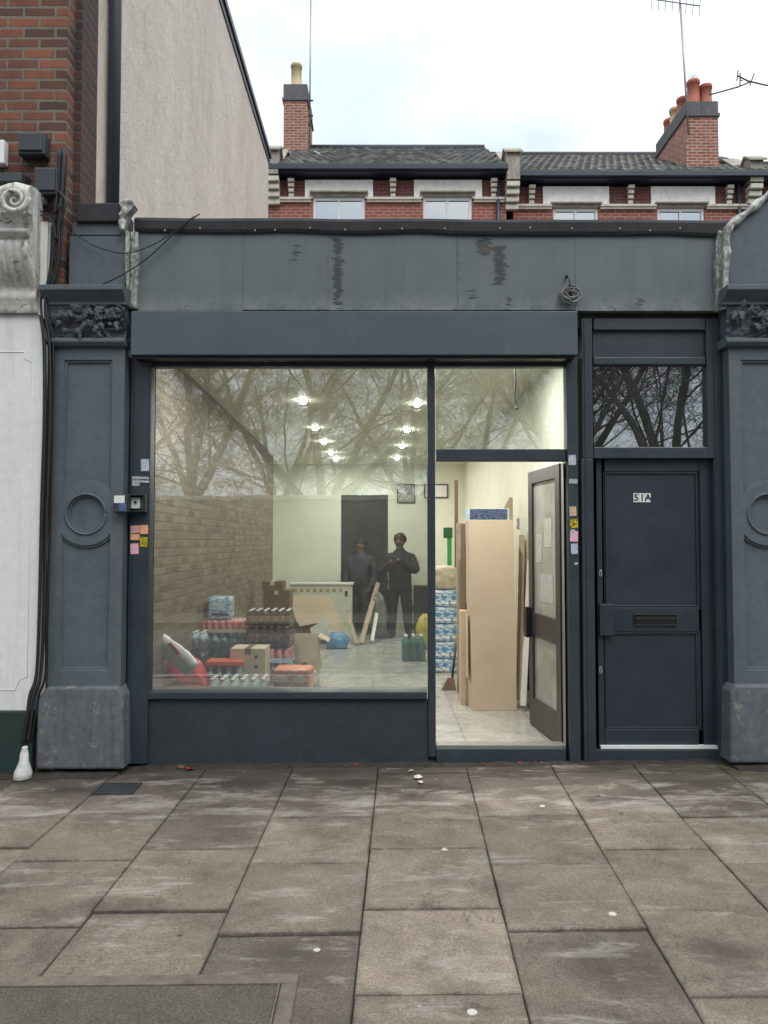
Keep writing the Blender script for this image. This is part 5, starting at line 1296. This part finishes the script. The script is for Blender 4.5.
# left: bottles behind bags
cx, y0, w = at(181, 206, 6.6)
carton(cx, y0, FLOOR, w, .22, .30, 'carton under the red labelled bottles behind carrier bag', group=ST)
pack('bottle', cx, y0, FLOOR + .302, w, .22, .20, 'red labelled bottle pack partly behind the red and white bag', 'colab', 'redp', 3, 3)
pack('bottle', cx, y0 + .01, FLOOR + .504, w - .02, .2, .19, 'clear bottle pack on the red labelled bottles behind bag', 'waterb', 'white', 3, 3)
cx, y0, w = at(262, 288, 9.4)
for k, (h_, lab) in enumerate(((.30, 'dark carton at the bottom of brown stack by brick wall'), (.30, 'dark carton second from bottom by the brick wall'), (.27, 'dark carton second from top by the brick wall'))):
    carton(cx + .01 * k, y0, FLOOR + sum((.302, .302, .272)[:k]), w, .36, h_, lab, 'carddark', group=ST)
carton(cx - .03, y0, FLOOR + .876, w * .8, .3, .11, 'dark shallow carton topmost by the brick wall', 'carddark', group=ST)
# bags at the left corner
cx, y0, w = at(152, 200, 5.8)
carton(cx, y0 + .02, FLOOR, w, .24, .22, 'carton under the red and white carrier bag by window corner', group=ST)
t = thing('carrier_bag', 'red carrier bag with long white folded panel at window corner', 'bag', (cx, y0 + .12, FLOOR + .22))
mb = MB(); c = U(182, 676, y0 + .1); mb.bagshape((c[0], y0 + .12, .47), (.165, .11, .20), 2); obj('red_body', mb, 'red', t)
a, b_ = U(160, 637, y0 + .05), U(196, 668, y0 + .05)
mb = MB(); dx, dz = b_[0] - a[0], b_[1] - a[1]; ll = math.hypot(dx, dz); ux, uz = dx / ll, dz / ll; prev = None
for i in range(13):
    f = i / 12; cxx, czz = a[0] + dx * f, a[1] + dz * f; hw = .040 + .030 * math.sin(math.pi * (.15 + .7 * f)) + .012 * f; ring = []
    for k in range(12):
        an = 2 * math.pi * k / 12; o1 = hw * math.cos(an) * (1 + .15 * noise.noise(Vector((f * 5, an, 0)))); o2 = .03 * math.sin(an) * (1 + .3 * noise.noise(Vector((f * 7, an, 3))))
        ring.append(mb.bm.verts.new((cxx - uz * o1, y0 - .03 + o2, czz + ux * o1)))
    if prev:
        for k in range(12): mb.bm.faces.new((prev[k], prev[(k + 1) % 12], ring[(k + 1) % 12], ring[k])).smooth = True
    else: mb.bm.faces.new(ring)
    prev = ring
mb.bm.faces.new(prev); wpnl = obj('white_panel', mb, plain('glossy_white_film', (.90, .90, .88), .3, .04, 8, .3, 25), t)
mb = MB(); c = U(174, 648, y0 - .05); mb.prism([(c[0] - .05, c[1] + .03), (c[0] - .02, c[1] + .045), (c[0] + .05, c[1] - .035), (c[0] + .03, c[1] - .05)], 'y', y0 - .072, y0 - .058); obj('red_print', mb, 'red', wpnl)
mb = MB(); c = U(158, 680, y0 + .1); mb.bagshape((c[0], y0 + .2, .40), (.085, .10, .17), 9); tag(obj('sack', mb, 'carddark'), 'dark sack slumped against the brick wall beside carrier bag', 'sack')
mb = MB(); c = U(155, 655, y0 + .2); mb.bagshape((c[0], y0 + .42, .52), (.06, .09, .16), 19); tag(obj('sack', mb, 'deepred'), 'dull red sack behind the white panel at window corner', 'sack')
# things at the back of the room
d_ = 11.9; a, b_ = U(290, 583, d_ - 5.4), U(352, 640, d_ - 5.4)
t = thing('low_cupboard', 'low cream cupboard against back wall, left of dark doorway', 'cupboard', ((a[0] + b_[0]) / 2, d_ - 5.4, FLOOR))
mb = MB(); mb.box(a[0], b_[0], d_ - 5.4, d_ - 5.1, FLOOR, a[1] - .03); obj('body', mb, 'cream', t, .006)
mb = MB(); mb.box(a[0] - .02, b_[0] + .02, d_ - 5.43, d_ - 5.09, a[1] - .028, a[1]); obj('top', mb, 'whitepaint', t, .006)
mb = MB()
for k in range(8): mb.box(a[0] + .05 + k * .10, a[0] + .11 + k * .10, d_ - 5.405, d_ - 5.4005, a[1] - .14, a[1] - .09)
obj('vent_slots', mb, 'wood', t)
mb = MB(); mb.box(b_[0] - .11, b_[0] - .07, d_ - 5.41, d_ - 5.4005, a[1] - .2, a[1] - .12); obj('handle', mb, 'alu', t)
d_ = 11.1; Yc = d_ - 5.4
mb = MB(); mb.prism([U(284, 597, Yc), U(328, 596, Yc), U(346, 630, Yc), U(330, 632, Yc), U(322, 622, Yc), U(300, 626, Yc)], 'y', Yc, Yc + .012)
zmin = min(v.co.z for v in mb.bm.verts)
for v in mb.bm.verts: v.co.y += (v.co.z - zmin) * .35 - .1; v.co.z -= 0
t = thing('cardboard_sheet', 'large slanted brown cardboard sheet propped before the low cupboard', 'cardboard', (U(315, 630, Yc)[0], Yc, FLOOR))
obj('flap', mb, 'card', t, .002)
mb = MB(); a, b_ = U(286, 618, Yc), U(334, 640, Yc); mb.box(a[0], b_[0], Yc + .04, Yc + .4, FLOOR, a[1]); obj('body', mb, 'carddark', t, .004)
mb = MB(); mb.prism([U(310, 628, Yc - .3), U(325, 619, Yc - .3), U(332, 636, Yc - .3), U(314, 642, Yc - .3)], 'y', Yc - .32, Yc - .31); tag(obj('white_board', mb, 'paper'), 'white sheet of board leaning below the brown cardboard sheet', 'board')
cx, y0, w = at(327, 348, 10.6)
mb = MB(); mb.bagshape((cx, y0 + .1, FLOOR + .10), (w / 2, .12, .11), 4)
for v in mb.bm.verts: v.co.z = max(v.co.z, FLOOR + .001)
tag(obj('blue_bag', mb, 'bluefilm'), 'small blue plastic bag on floor left of the leaning battens', 'bag')
cx, y0, w = at(304, 320, 8.6)
mb = MB(); mb.bagshape((cx, y0 + .1, FLOOR + .16), (w / 2, .12, .17), 14); 
for v in mb.bm.verts: v.co.z = max(v.co.z, FLOOR + .001)
tag(obj('paper_sack', mb, 'card'), 'crumpled brown paper sack on floor right of open carton', 'sack')
def batten(lab, p0, p1, ya, yb2, w=.05, mat='wood', group='battens leaning at the back of the room'):
    A, B = U(*p0, ya), U(*p1, yb2); a, b_ = Vector((A[0], ya, max(A[1], FLOOR + .01))), Vector((B[0], yb2, B[1]))
    mb = MB(); d = (b_ - a).normalized(); s = d.cross(Vector((0, 1, 0))).normalized() * w / 2; n_ = s.cross(d).normalized() * .012
    mb.hexa([a - s - n_, a + s - n_, a + s + n_, a - s + n_], [b_ - s - n_, b_ + s - n_, b_ + s + n_, b_ - s + n_]); return tag(obj('wooden_batten', mb, mat, bevel=.003), lab, 'batten', group)
batten('long pale batten leaning right towards the standing person', (361, 643), (378, 583), 5.6, 6.7, .07)
batten('short pale batten leaning left at foot of the doorway', (357, 644), (347, 611), 5.55, 6.3, .06)
batten('white batten nearest to the dark doorway, almost upright', (372, 641), (379, 600), 5.7, 6.6, .05, 'whitepaint')
mb = MB(); cx, y0, w = at(371, 387, 11.6); mb.bagshape((cx, y0 + .2, FLOOR + .33), (w / 2, .1, .34), 31)
for v in mb.bm.verts: v.co.z = max(v.co.z, FLOOR + .001)
tag(obj('grey_sack', mb, plain('grey_plastic_sack', (.16, .17, .16), .3, .3, 8, .4, 20)), 'tall grey plastic sack behind battens beside the standing person', 'sack')
cx, y0, w = at(402, 425, 9.5); pack('bottle', cx, y0, FLOOR, w, .2, .32, 'green bottle pack alone on the tiled floor', 'greenb', 'greenb', 3, 2, group=None)
cx, y0, w = at(418, 431, 10.6)
mb = MB(); mb.bagshape((cx, y0 + .1, FLOOR + .22), (w / 2 + .01, .13, .24), 6)
for v in mb.bm.verts: v.co.z = max(v.co.z, FLOOR + .001)
tag(obj('yellow_sack', mb, 'yellow'), 'yellow sack on floor behind the green bottles', 'sack')
cx, y0, w = at(414, 430, 11.9)
t = thing('dark_cabinet', 'small dark cabinet against back wall behind yellow sack', 'cabinet', (cx, y0 + .2, FLOOR))
mb = MB(); mb.box(cx - w / 2, cx + w / 2, y0, y0 + .35, FLOOR + .08, .86); obj('body', mb, 'darkdoor', t, .006)
for sx in (-1, 1):
    for sy in (.03, .31):
        mb = MB(); mb.box(cx + sx * (w / 2 - .03) - .015, cx + sx * (w / 2 - .03) + .015, y0 + sy, y0 + sy + .03, FLOOR, FLOOR + .081); obj('leg', mb, 'black', t)
# pictures on the back wall
def wallpic(lab, p0, p1, art):
    a, b_ = U(*p0, YB - .01), U(*p1, YB - .01); t = thing('wall_picture', lab, 'picture', ((a[0] + b_[0]) / 2, YB - .02, b_[1]), 'pictures on the back wall')
    mb = MB(); frame_strip(mb, p0, p1, YB - .03, .018, .028); obj('frame', mb, 'alu', t, .002)
    mb = MB(); RB(mb, (p0[0] + 1, p0[1] + 1), (p1[0] - 1, p1[1] - 1), YB - .02, .015); obj('print', mb, art, t)
art = stickermat('mottled_grey_print', (.55, .54, .48), (.16, .16, .15), 26)
wallpic('small framed grey print on back wall right of doorway', (397, 484, 0)[:2], (415, 503), art)
wallpic('pale framed sheet on back wall seen behind the mullion', (424, 484), (448, 498), 'paper')
# seen through the entrance -------------------------------------------
cx, y0, w = at(431, 459, 8.7)
labs = ['bottom', 'second from bottom', 'middle', 'second from top', 'top']
hs = [.155, .19, .20, .19, .19]; z = FLOOR
for k in range(5):
    pack('film', cx + (k % 2) * .008, y0, z, w, .26, hs[k] - .003, f'blue and white printed water pack inside entrance, {labs[k]} of five', 'waterprint', 'bluefilm', 3, cap='white', group='blue water packs inside the entrance'); z += hs[k]
mb = MB(); c = U(446, 572, y0); mb.bagshape((cx + .01, y0 + .12, z + .13), (.13, .12, .145), 8, False)
for v in mb.bm.verts: v.co.z = max(v.co.z, z + .002)
tag(obj('wrapped_bundle', mb, 'mesh_bag'), 'beige wrapped bundle on top of the blue water packs', 'bundle')
t_y = 4.9
x, zz = U(449.5, 540, t_y)
t = thing('floor_squeegee', 'bright green plastic handled tool standing behind the beige bundle', 'tool', (x, t_y, FLOOR))
mb = MB(); mb.box(x - .03, x + .03, t_y, t_y + .03, FLOOR, U(449, 537, t_y)[1]); obj('handle', mb, 'greenp', t, .008)
mb = MB(); a, b_ = U(443.5, 527.5, t_y), U(452.5, 538, t_y); mb.box(a[0], b_[0], t_y - .02, t_y + .05, b_[1], a[1]); obj('head', mb, plain('dark_green_plastic', (.015, .10, .03), .4, .2, 8, .1), t, .006)
# brown post by the corner
mb = MB(); a, b_ = U(454.5, 480, 5.2), U(458, 480, 5.2); mb.box(a[0], b_[0], 5.2, 5.24, FLOOR, a[1]); tag(obj('wooden_post', mb, 'wooddark', bevel=.003), 'thin dark wooden post standing between green tool and tall cardboard', 'post')
# big cardboard box with others behind it
Yb_ = 6.75 - 5.4
a, b_ = U(470, 520, Yb_), U(516.5, 708, Yb_)
t = thing('tall_cardboard_box', 'tall flat brown cardboard box standing upright just inside entrance', 'box', ((a[0] + b_[0]) / 2, Yb_ + .09, FLOOR))
mb = MB(); mb.hexa([(a[0] + .015, Yb_, FLOOR), (b_[0] + .005, Yb_, FLOOR), (b_[0] + .0, Yb_ + .18, FLOOR), (a[0] + .0, Yb_ + .18, FLOOR)], [(a[0] - .012, Yb_ + .02, a[1]), (b_[0] - .012, Yb_ + .02, a[1]), (b_[0] - .015, Yb_ + .2, a[1]), (a[0] - .02, Yb_ + .2, a[1])]); obj('body', mb, 'card', t, .003)
mb = MB(); mb.box(a[0] - .025, a[0] - .018, Yb_ + .03, Yb_ + .17, .35, .9); obj('side_flap', mb, 'card', t)
a, b_ = U(461, 524, 1.75), U(472, 640, 1.75)
mb = MB(); mb.box(a[0], a[0] + .35, 1.75, 1.80, FLOOR, a[1]); tag(obj('dark_board', mb, 'wooddark', bevel=.003), 'dark board standing on edge behind the tall cardboard box', 'board')
a = U(456.5, 523, 2.2); b_ = U(464, 523, 2.2)
mb = MB(); mb.box(a[0], a[0] + .5, 2.2, 2.23, FLOOR, a[1]); tag(obj('cream_board', mb, 'mesh_bag', bevel=.003), 'cream board behind the dark board inside the entrance', 'board')
a = U(459, 630, 1.62); cx = a[0] + .16
carton(cx, 1.60, FLOOR, .30, .13, .44, 'carton low behind left edge of the tall cardboard box', group='cartons inside the entrance')
carton(cx - .01, 1.60, FLOOR + .442, .28, .13, .40, 'carton stacked on another behind tall cardboard box edge', group='cartons inside the entrance')
Yq = 1.62; a, b_ = U(467, 508.5, Yq), U(509.5, 523, Yq)
t = thing('picture_box', 'blue printed box with pale rim lying behind top of tall cardboard', 'box', ((a[0] + b_[0]) / 2, Yq + .1, b_[1]))
mb = MB(); mb.box(a[0], b_[0], Yq, Yq + .16, FLOOR + .9, a[1]); obj('body', mb, 'bluelight', t, .004)
mb = MB(); mb.box(a[0] + .025, b_[0] - .02, Yq - .003, Yq, a[1] - .10, a[1] - .005); obj('print', mb, stickermat('blue_night_print', (.02, .04, .12), (.12, .16, .25), 30), t)
mb = MB(); mb.box(a[0] + .02, b_[0] - .02, Yq + .01, Yq + .15, FLOOR, FLOOR + .899); obj('support_board', mb, 'carddark', t)
a, b_ = U(504, 498, 1.95), U(513, 523, 1.95)
mb = MB(); mb.prism([(a[0], FLOOR), (b_[0], FLOOR), (b_[0], a[1]), (b_[0] - .03, a[1] + .01), (a[0], a[1] - .09)], 'y', 1.95, 1.98); tag(obj('board_offcut', mb, 'wood', bevel=.003), 'narrow board with slanted top rising behind the blue printed box', 'board')
# boards leaning on the right
for k, (lab, pb, pt_, w, mat, y_) in enumerate((('white leaning board nearest the door, standing on its end', (523, 706), (530, 560), .05, 'whitepaint', 1.30), ('brown profiled board leaning next to tall cardboard box', (519, 700), (522, 535), .05, 'wood', 1.42), ('pale striped board leaning between brown board and door', (524, 696), (527, 540), .045, 'mesh_bag', 1.48), ('grey brown board behind leaning boards at the right wall', (527, 690), (531, 530), .06, 'wooddark', 1.56))):
    batten(lab, pb, pt_, y_, y_ + .25, w, mat, 'boards leaning inside the entrance')
# socket on right wall
yy = 2.1; zz = 1.72
t = thing('wall_switch', 'grey switch plate on the right wall beside open door', 'switch', (XR - .01, yy, zz - .05))
mb = MB(); mb.box(XR - .012, XR - .001, yy - .05, yy + .05, zz - .05, zz + .05); obj('plate', mb, 'alulight', t, .003)
mb = MB(); mb.box(XR - .018, XR - .0125, yy - .015, yy + .015, zz - .02, zz + .02); obj('rocker', mb, 'white', t, .002)
# broom
p = GF(450, 690); q = U(457, 636, p.y + .25)
t = thing('broom', 'dark broom leaning beside cartons with its head on the tiled floor', 'broom', (p.x, p.y, FLOOR))
mb = MB(); mb.tube([(p.x + .02, p.y, FLOOR + .1), (q[0], p.y + .25, q[1])], .011, 8); obj('handle', mb, 'black', t)
mb = MB(); mb.hexa([(p.x - .085, p.y - .02, FLOOR + .002), (p.x + .06, p.y - .02, FLOOR + .002), (p.x + .06, p.y + .04, FLOOR + .002), (p.x - .085, p.y + .04, FLOOR + .002)], [(p.x - .02, p.y - .01, FLOOR + .12), (p.x + .04, p.y - .01, FLOOR + .12), (p.x + .04, p.y + .03, FLOOR + .12), (p.x - .02, p.y + .03, FLOOR + .12)]); obj('bristles', mb, 'wooddark', t, .004)

# people ----------------------------------------------------------------
def person(label, x, y, height, mats, yaw, pose):
    k = height / 1.72
    V = []; E = []; RAD = []
    def add(p, r, par=None):
        V.append(Vector(p) * k); RAD.append(r * k)
        if par is not None: E.append((par, len(V) - 1))
        return len(V) - 1
    pel = add((0, 0, .90), .185); bel = add((0, -.01, 1.08), .190, pel); ch = add((0, 0, 1.29), .200, bel); nk0 = add((0, .01, 1.445), .125, ch); nk = add((0, -.01, 1.51), .056, nk0)
    hd = add((0, -.015, 1.575), .075, nk); hm = add((0, -.02, 1.64), .092, hd); ht = add((0, -.005, 1.69), .066, hm)
    add((0, -.115, 1.618), .014, hm)                 # nose
    for s in (-1, 1): add((s * .095, .0, 1.62), .014, hm)
    for s in (-1, 1):
        hip = add((s * .10, 0, .86), .115, pel); kn = add((s * .13, -.02, .48), .088, hip); an = add((s * .15, .02, .10), .066, kn); he = add((s * .13, .0, .045), .048, an); toe = add((s * .15, -.15, .035), .036, he)
        sh = add((s * .20, .01, 1.345), .090, ch)
        if pose == 'phone' :
            el = add((s * .31, -.09, 1.10 + s * .02), .078, sh); wr = add((s * .10, -.28, 1.27 + s * .015), .044, el)
        else:
            el = add((s * .29, .02, 1.10), .072, sh); wr = add((s * .26, -.12, .88), .042, el)
        W = V[wr] / k; din = (W - V[el] / k).normalized(); side = Vector((-s, 0, 0)); side = (side - din * side.dot(din)).normalized(); upn = din.cross(side).normalized()
        palm = add(W + din * .06, .030, wr)
        for f, (o, ln_) in enumerate(((-.03, .062), (-.010, .074), (.010, .070), (.028, .056))):
            b0 = add(W + din * .095 + upn * o, .0095, palm); b1 = add(W + din * (.095 + ln_ * .5) + upn * o + side * .012, .0088, b0); add(W + din * (.095 + ln_ * .85) + upn * o + side * .035, .0075, b1)
        t0 = add(W + din * .05 + side * .035 + upn * -.03, .011, palm); add(W + din * .085 + side * .055 + upn * -.035, .009, t0)
    me = bpy.data.meshes.new('person'); me.from_pydata(V, E, []); o = bpy.data.objects.new('person', me); COL.objects.link(o)
    o.modifiers.new('skin', 'SKIN')
    for i, r in enumerate(RAD): me.skin_vertices[0].data[i].radius = (r, r * (.78 if i in (pel, bel, ch) else 1))
    for d in me.skin_vertices[0].data: d.use_root = False
    me.skin_vertices[0].data[pel].use_root = True
    sd = o.modifiers.new('sub', 'SUBSURF'); sd.levels = 2; sd.render_levels = 2
    bpy.context.view_layer.update(); bake(o); me = o.data
    for v in me.vertices:
        if v.co.z < 1.46 * k:
            q = v.co * 9 + Vector((x * 3, 0, 0)); q.z *= 1.6
            v.co += v.normal * (.016 * noise.noise(q) + .010 * (1 - 2 * abs(noise.noise(q * 2.1))))
    for m in mats: me.materials.append(M[m])     # skin, coat, trousers, shoe
    hands = [V[i] for i in range(len(V)) if RAD[i] < .034 * k and V[i].z < 1.4 * k and V[i].z > .5 * k]
    for f in me.polygons:
        c = f.center; f.use_smooth = True
        if c.z > 1.50 * k: f.material_index = 0
        elif any((c - h).length < .035 * k for h in hands): f.material_index = 0
        elif c.z > .76 * k or abs(c.x) > .27 * k: f.material_index = 1
        elif c.z > .10 * k: f.material_index = 2
        else: f.material_index = 3
    mb = MB(); mb.ball((0, .014 * k, 1.665 * k), (.110 * k, .120 * k, .112 * k), 12, jit=.10, seed=3)
    bmesh.ops.delete(mb.bm, geom=[v for v in mb.bm.verts if v.co.y < -.085 * k and v.co.z < 1.655 * k or v.co.z < 1.55 * k], context='VERTS')
    ORG[o.name] = Vector((0, 0, 0)); hr = obj('hair', mb, 'hair', o)
    for sx in (-1, 1):
        mb = MB(); mb.ball((sx * .033 * k, -.108 * k, 1.645 * k), (.012 * k, .006 * k, .007 * k), 5); obj('eye', mb, 'black', o)
    if pose == 'phone':
        mb = MB(); mb.box(-.038 * k, .038 * k, -.375 * k, -.366 * k, 1.22 * k, 1.37 * k); ph = tag(obj('mobile_phone', mb, 'black', bevel=.004), 'dark mobile phone held up by person in dark coat', 'phone')
        ph.location = Vector((x, y, FLOOR)) + Matrix.Rotation(yaw, 3, 'Z') @ ph.location; ph.rotation_euler.z = yaw
    o.location = (x, y, FLOOR); o.rotation_euler.z = yaw
    tag(o, label, 'person', 'people at the back of the shop'); return o
p = GF(400, 638); person('person in dark coat standing with both hands raised together, right of doorway', p.x, p.y, 1.56, ['skin', 'coat', 'jeans', 'black'], R(-16), 'phone')
p = GF(361, 634); person('person in grey blue jacket standing before dark doorway behind battens', p.x, p.y, 1.50, ['skin', 'greyjkt', 'bluejean', 'black'], R(-25), 'stand')

# ================================================================== ACROSS THE ROAD (mirrored in the glass)
gw = thing('park_wall', 'brown brick park wall across the road mirrored in lower window', 'wall', (0, -13, -.14))
M['brick_park'] = brickmat('brown_park_brick', (.16, .10, .07), (.11, .07, .05), (.13, .11, .09), grime=.4)
mb = MB(); mb.box(-30, 30, -13.25, -13, -.14, 2.55); obj('wall', mb, 'brick_park', gw)
mb = MB(); mb.box(-30, 30, -13.32, -12.93, 2.551, 2.66); obj('coping', mb, 'greystone', gw, .02)
def make_tree(seed, height, r0, fork, trunk):
    """trunk up to the fork, limbs, and five orders of ever finer branches"""
    rr = random.Random(seed); big = MB(); small = MB()
    def grow(p, d, L_, r, lev):
        nseg = (6, 7, 5, 4, 3, 2, 2)[lev]; pts = [p.copy()]; rad = [r]; dd = d.copy(); q = p.copy(); dirs = [d.copy()]
        rend = r * (.78 if lev == 0 else .30)
        for i in range(nseg):
            dd = (dd + Vector((rr.uniform(-1, 1), rr.uniform(-1, 1), rr.uniform(-.6, .8))) * (.05, .13, .17, .2, .24, .3, .3)[lev]).normalized()
            q = q + dd * (L_ / nseg); pts.append(q.copy()); rad.append(r + (rend - r) * (i + 1) / nseg); dirs.append(dd.copy())
        (big if lev < 2 else small).tube(pts, rad, 9 if lev < 2 else (5 if lev < 3 else 3), cap=lev < 2)
        if lev >= 5 or L_ < .22: return
        if lev == 0:
            for k in range(len(fork)):
                a = fork[k]; az = rr.uniform(0, 6.28); nd = Vector((math.sin(a), math.cos(az) * .25, math.cos(a))).normalized()
                grow(pts[-1] - dd * .1, nd, height * rr.uniform(.5, .68), r * rr.uniform(.42, .6), 1)
            return
        n = (0, 10, 9, 8, 5)[lev]
        for k in range(n):
            t = (k + rr.uniform(.2, 1.0)) / n; t = .08 + .92 * t; i = min(int(t * nseg), nseg - 1); b = pts[i].lerp(pts[i + 1], t * nseg - i); d0 = dirs[i + 1]
            ax = Vector((rr.uniform(-1, 1), rr.uniform(-1, 1), rr.uniform(-1, 1))).cross(d0)
            if ax.length < 1e-3: continue
            nd = Matrix.Rotation(rr.uniform(.55, 1.15), 3, ax.normalized()) @ d0; nd.z += (.05, .02, .0, -.06, -.05)[lev]; nd.normalize()
            grow(b, nd, L_ * (1.15 - .6 * t) * rr.uniform(.36, .56), max(.0065, rad[i] * rr.uniform(.20, .36)), lev + 1)
    grow(Vector((0, 0, -.1)), Vector((rr.uniform(-.06, .06), 0, 1)).normalized(), trunk, r0, 0)
    return big, small
tree_protos = []
for seed, h, r0, fork, tk in ((11, 15, .30, (-.55, .05, .5, -.2), 3.2), (23, 17, .30, (-.12, .26, .7, -.6), 2.6), (37, 13, .24, (-.35, .3, .75, -.8), 2.2)):
    big, small = make_tree(seed, h, r0, fork, tk)
    t = thing('bare_tree', 'x', 'tree', (0, 0, 0), 'bare trees across the road')
    obj('trunk', big, 'bark', t); obj('crown', small, 'twig', t); tree_protos.append(t)
spots = [(0, -6.0, -19, .3, .95, 'left of the window'), (1, -1.9, -17.5, 0, .9, 'at the middle of the big window'), (2, 3.2, -22, 1.1, 1.0, 'over the mullion'), (0, 4.6, -14.8, 2.0, .9, 'in the fanlight above 51A'), (2, -10.6, -22, 2.6, 1.2, 'far left'), (1, 9.6, -20, 1.4, 1.1, 'far right'), (2, -4.6, -27, 4.0, 1.3, 'behind, left of middle'), (0, 8.0, -27, 3.6, 1.3, 'far behind on the right'), (2, 1.0, -29, 5.2, 1.35, 'furthest, behind the middle')]
used = set()
for k, x, y, rz, s, lab in spots:
    t = tree_protos[k] if k not in used else copy_tree(tree_protos[k]); used.add(k)
    t.location = (x, y, -.14); t.rotation_euler.z = rz; t.scale = (s, s, s); t['label'] = 'bare winter tree across the road, mirrored ' + lab

# ================================================================== LIGHT
w = bpy.data.worlds.new('World'); S.world = w; w.use_nodes = True; nt = w.node_tree
bg = nt.nodes['Background']; sky = N(nt, 'ShaderNodeTexSky', _sky_type='NISHITA'); sky.sun_disc = False
EL, AZ = 50, 148
sky.sun_elevation = R(EL); sky.sun_rotation = R(AZ)
tc = N(nt, 'ShaderNodeTexCoord'); mp = N(nt, 'ShaderNodeMapping'); mp.inputs['Scale'].default_value = (1, 1, 2.2); L(nt, tc.outputs['Generated'], mp.inputs['Vector'])
cl = noi(nt, mp.outputs['Vector'], 3.1, 7, .55, .4)
cloud = ramp(nt, cl, [(.36, (4.3, 5.0, 5.7)), (.50, (5.3, 5.65, 5.95)), (.62, (6.2, 6.25, 6.3))])
sz = N(nt, 'ShaderNodeSeparateXYZ'); L(nt, tc.outputs['Generated'], sz.inputs[0])      # overcast sky: three times brighter overhead
cloud = mix(nt, 1.0, cloud, ramp(nt, sz.outputs['Z'], [(0.0, .82), (.32, 1.0), (.6, 1.0), (1.0, 1.0)]), 'MULTIPLY')
zen = N(nt, 'ShaderNodeMapRange'); zen.inputs[1].default_value = .40; zen.inputs[2].default_value = 1.0; zen.inputs[3].default_value = 1.0; zen.inputs[4].default_value = 2.3; L(nt, sz.outputs['Z'], zen.inputs[0])
vm = N(nt, 'ShaderNodeVectorMath', _operation='SCALE'); L(nt, cloud, vm.inputs[0]); L(nt, zen.outputs[0], vm.inputs['Scale']); cloud = vm.outputs[0]
skc = mix(nt, ramp(nt, cl, [(.28, .90), (.5, .97)]), sky.outputs[0], cloud)
L(nt, skc, bg.inputs['Color']); bg.inputs['Strength'].default_value = .10
sd = bpy.data.lights.new('sun', 'SUN'); sd.energy = .8; sd.angle = R(35); sd.color = (1, .97, .92)
so = bpy.data.objects.new('sun', sd); COL.objects.link(so)
az = R(AZ); dirv = Vector((math.sin(az) * math.cos(R(EL)), math.cos(az) * math.cos(R(EL)), math.sin(R(EL))))
so.rotation_euler = dirv.to_track_quat('Z', 'Y').to_euler()

vs = S.view_settings; vs.view_transform = 'Standard'; vs.look = 'None'; vs.exposure = .78; vs.gamma = 1; vs.use_curve_mapping = False
S.render.engine = 'CYCLES'; cy = S.cycles
cy.use_denoising = True; cy.max_bounces = 8; cy.diffuse_bounces = 4; cy.glossy_bounces = 4; cy.transmission_bounces = 6; cy.transparent_max_bounces = 16
cy.sample_clamp_indirect = 6; cy.caustics_reflective = False; cy.caustics_refractive = False
try: cy.denoiser = 'OPENIMAGEDENOISE'
except Exception: pass
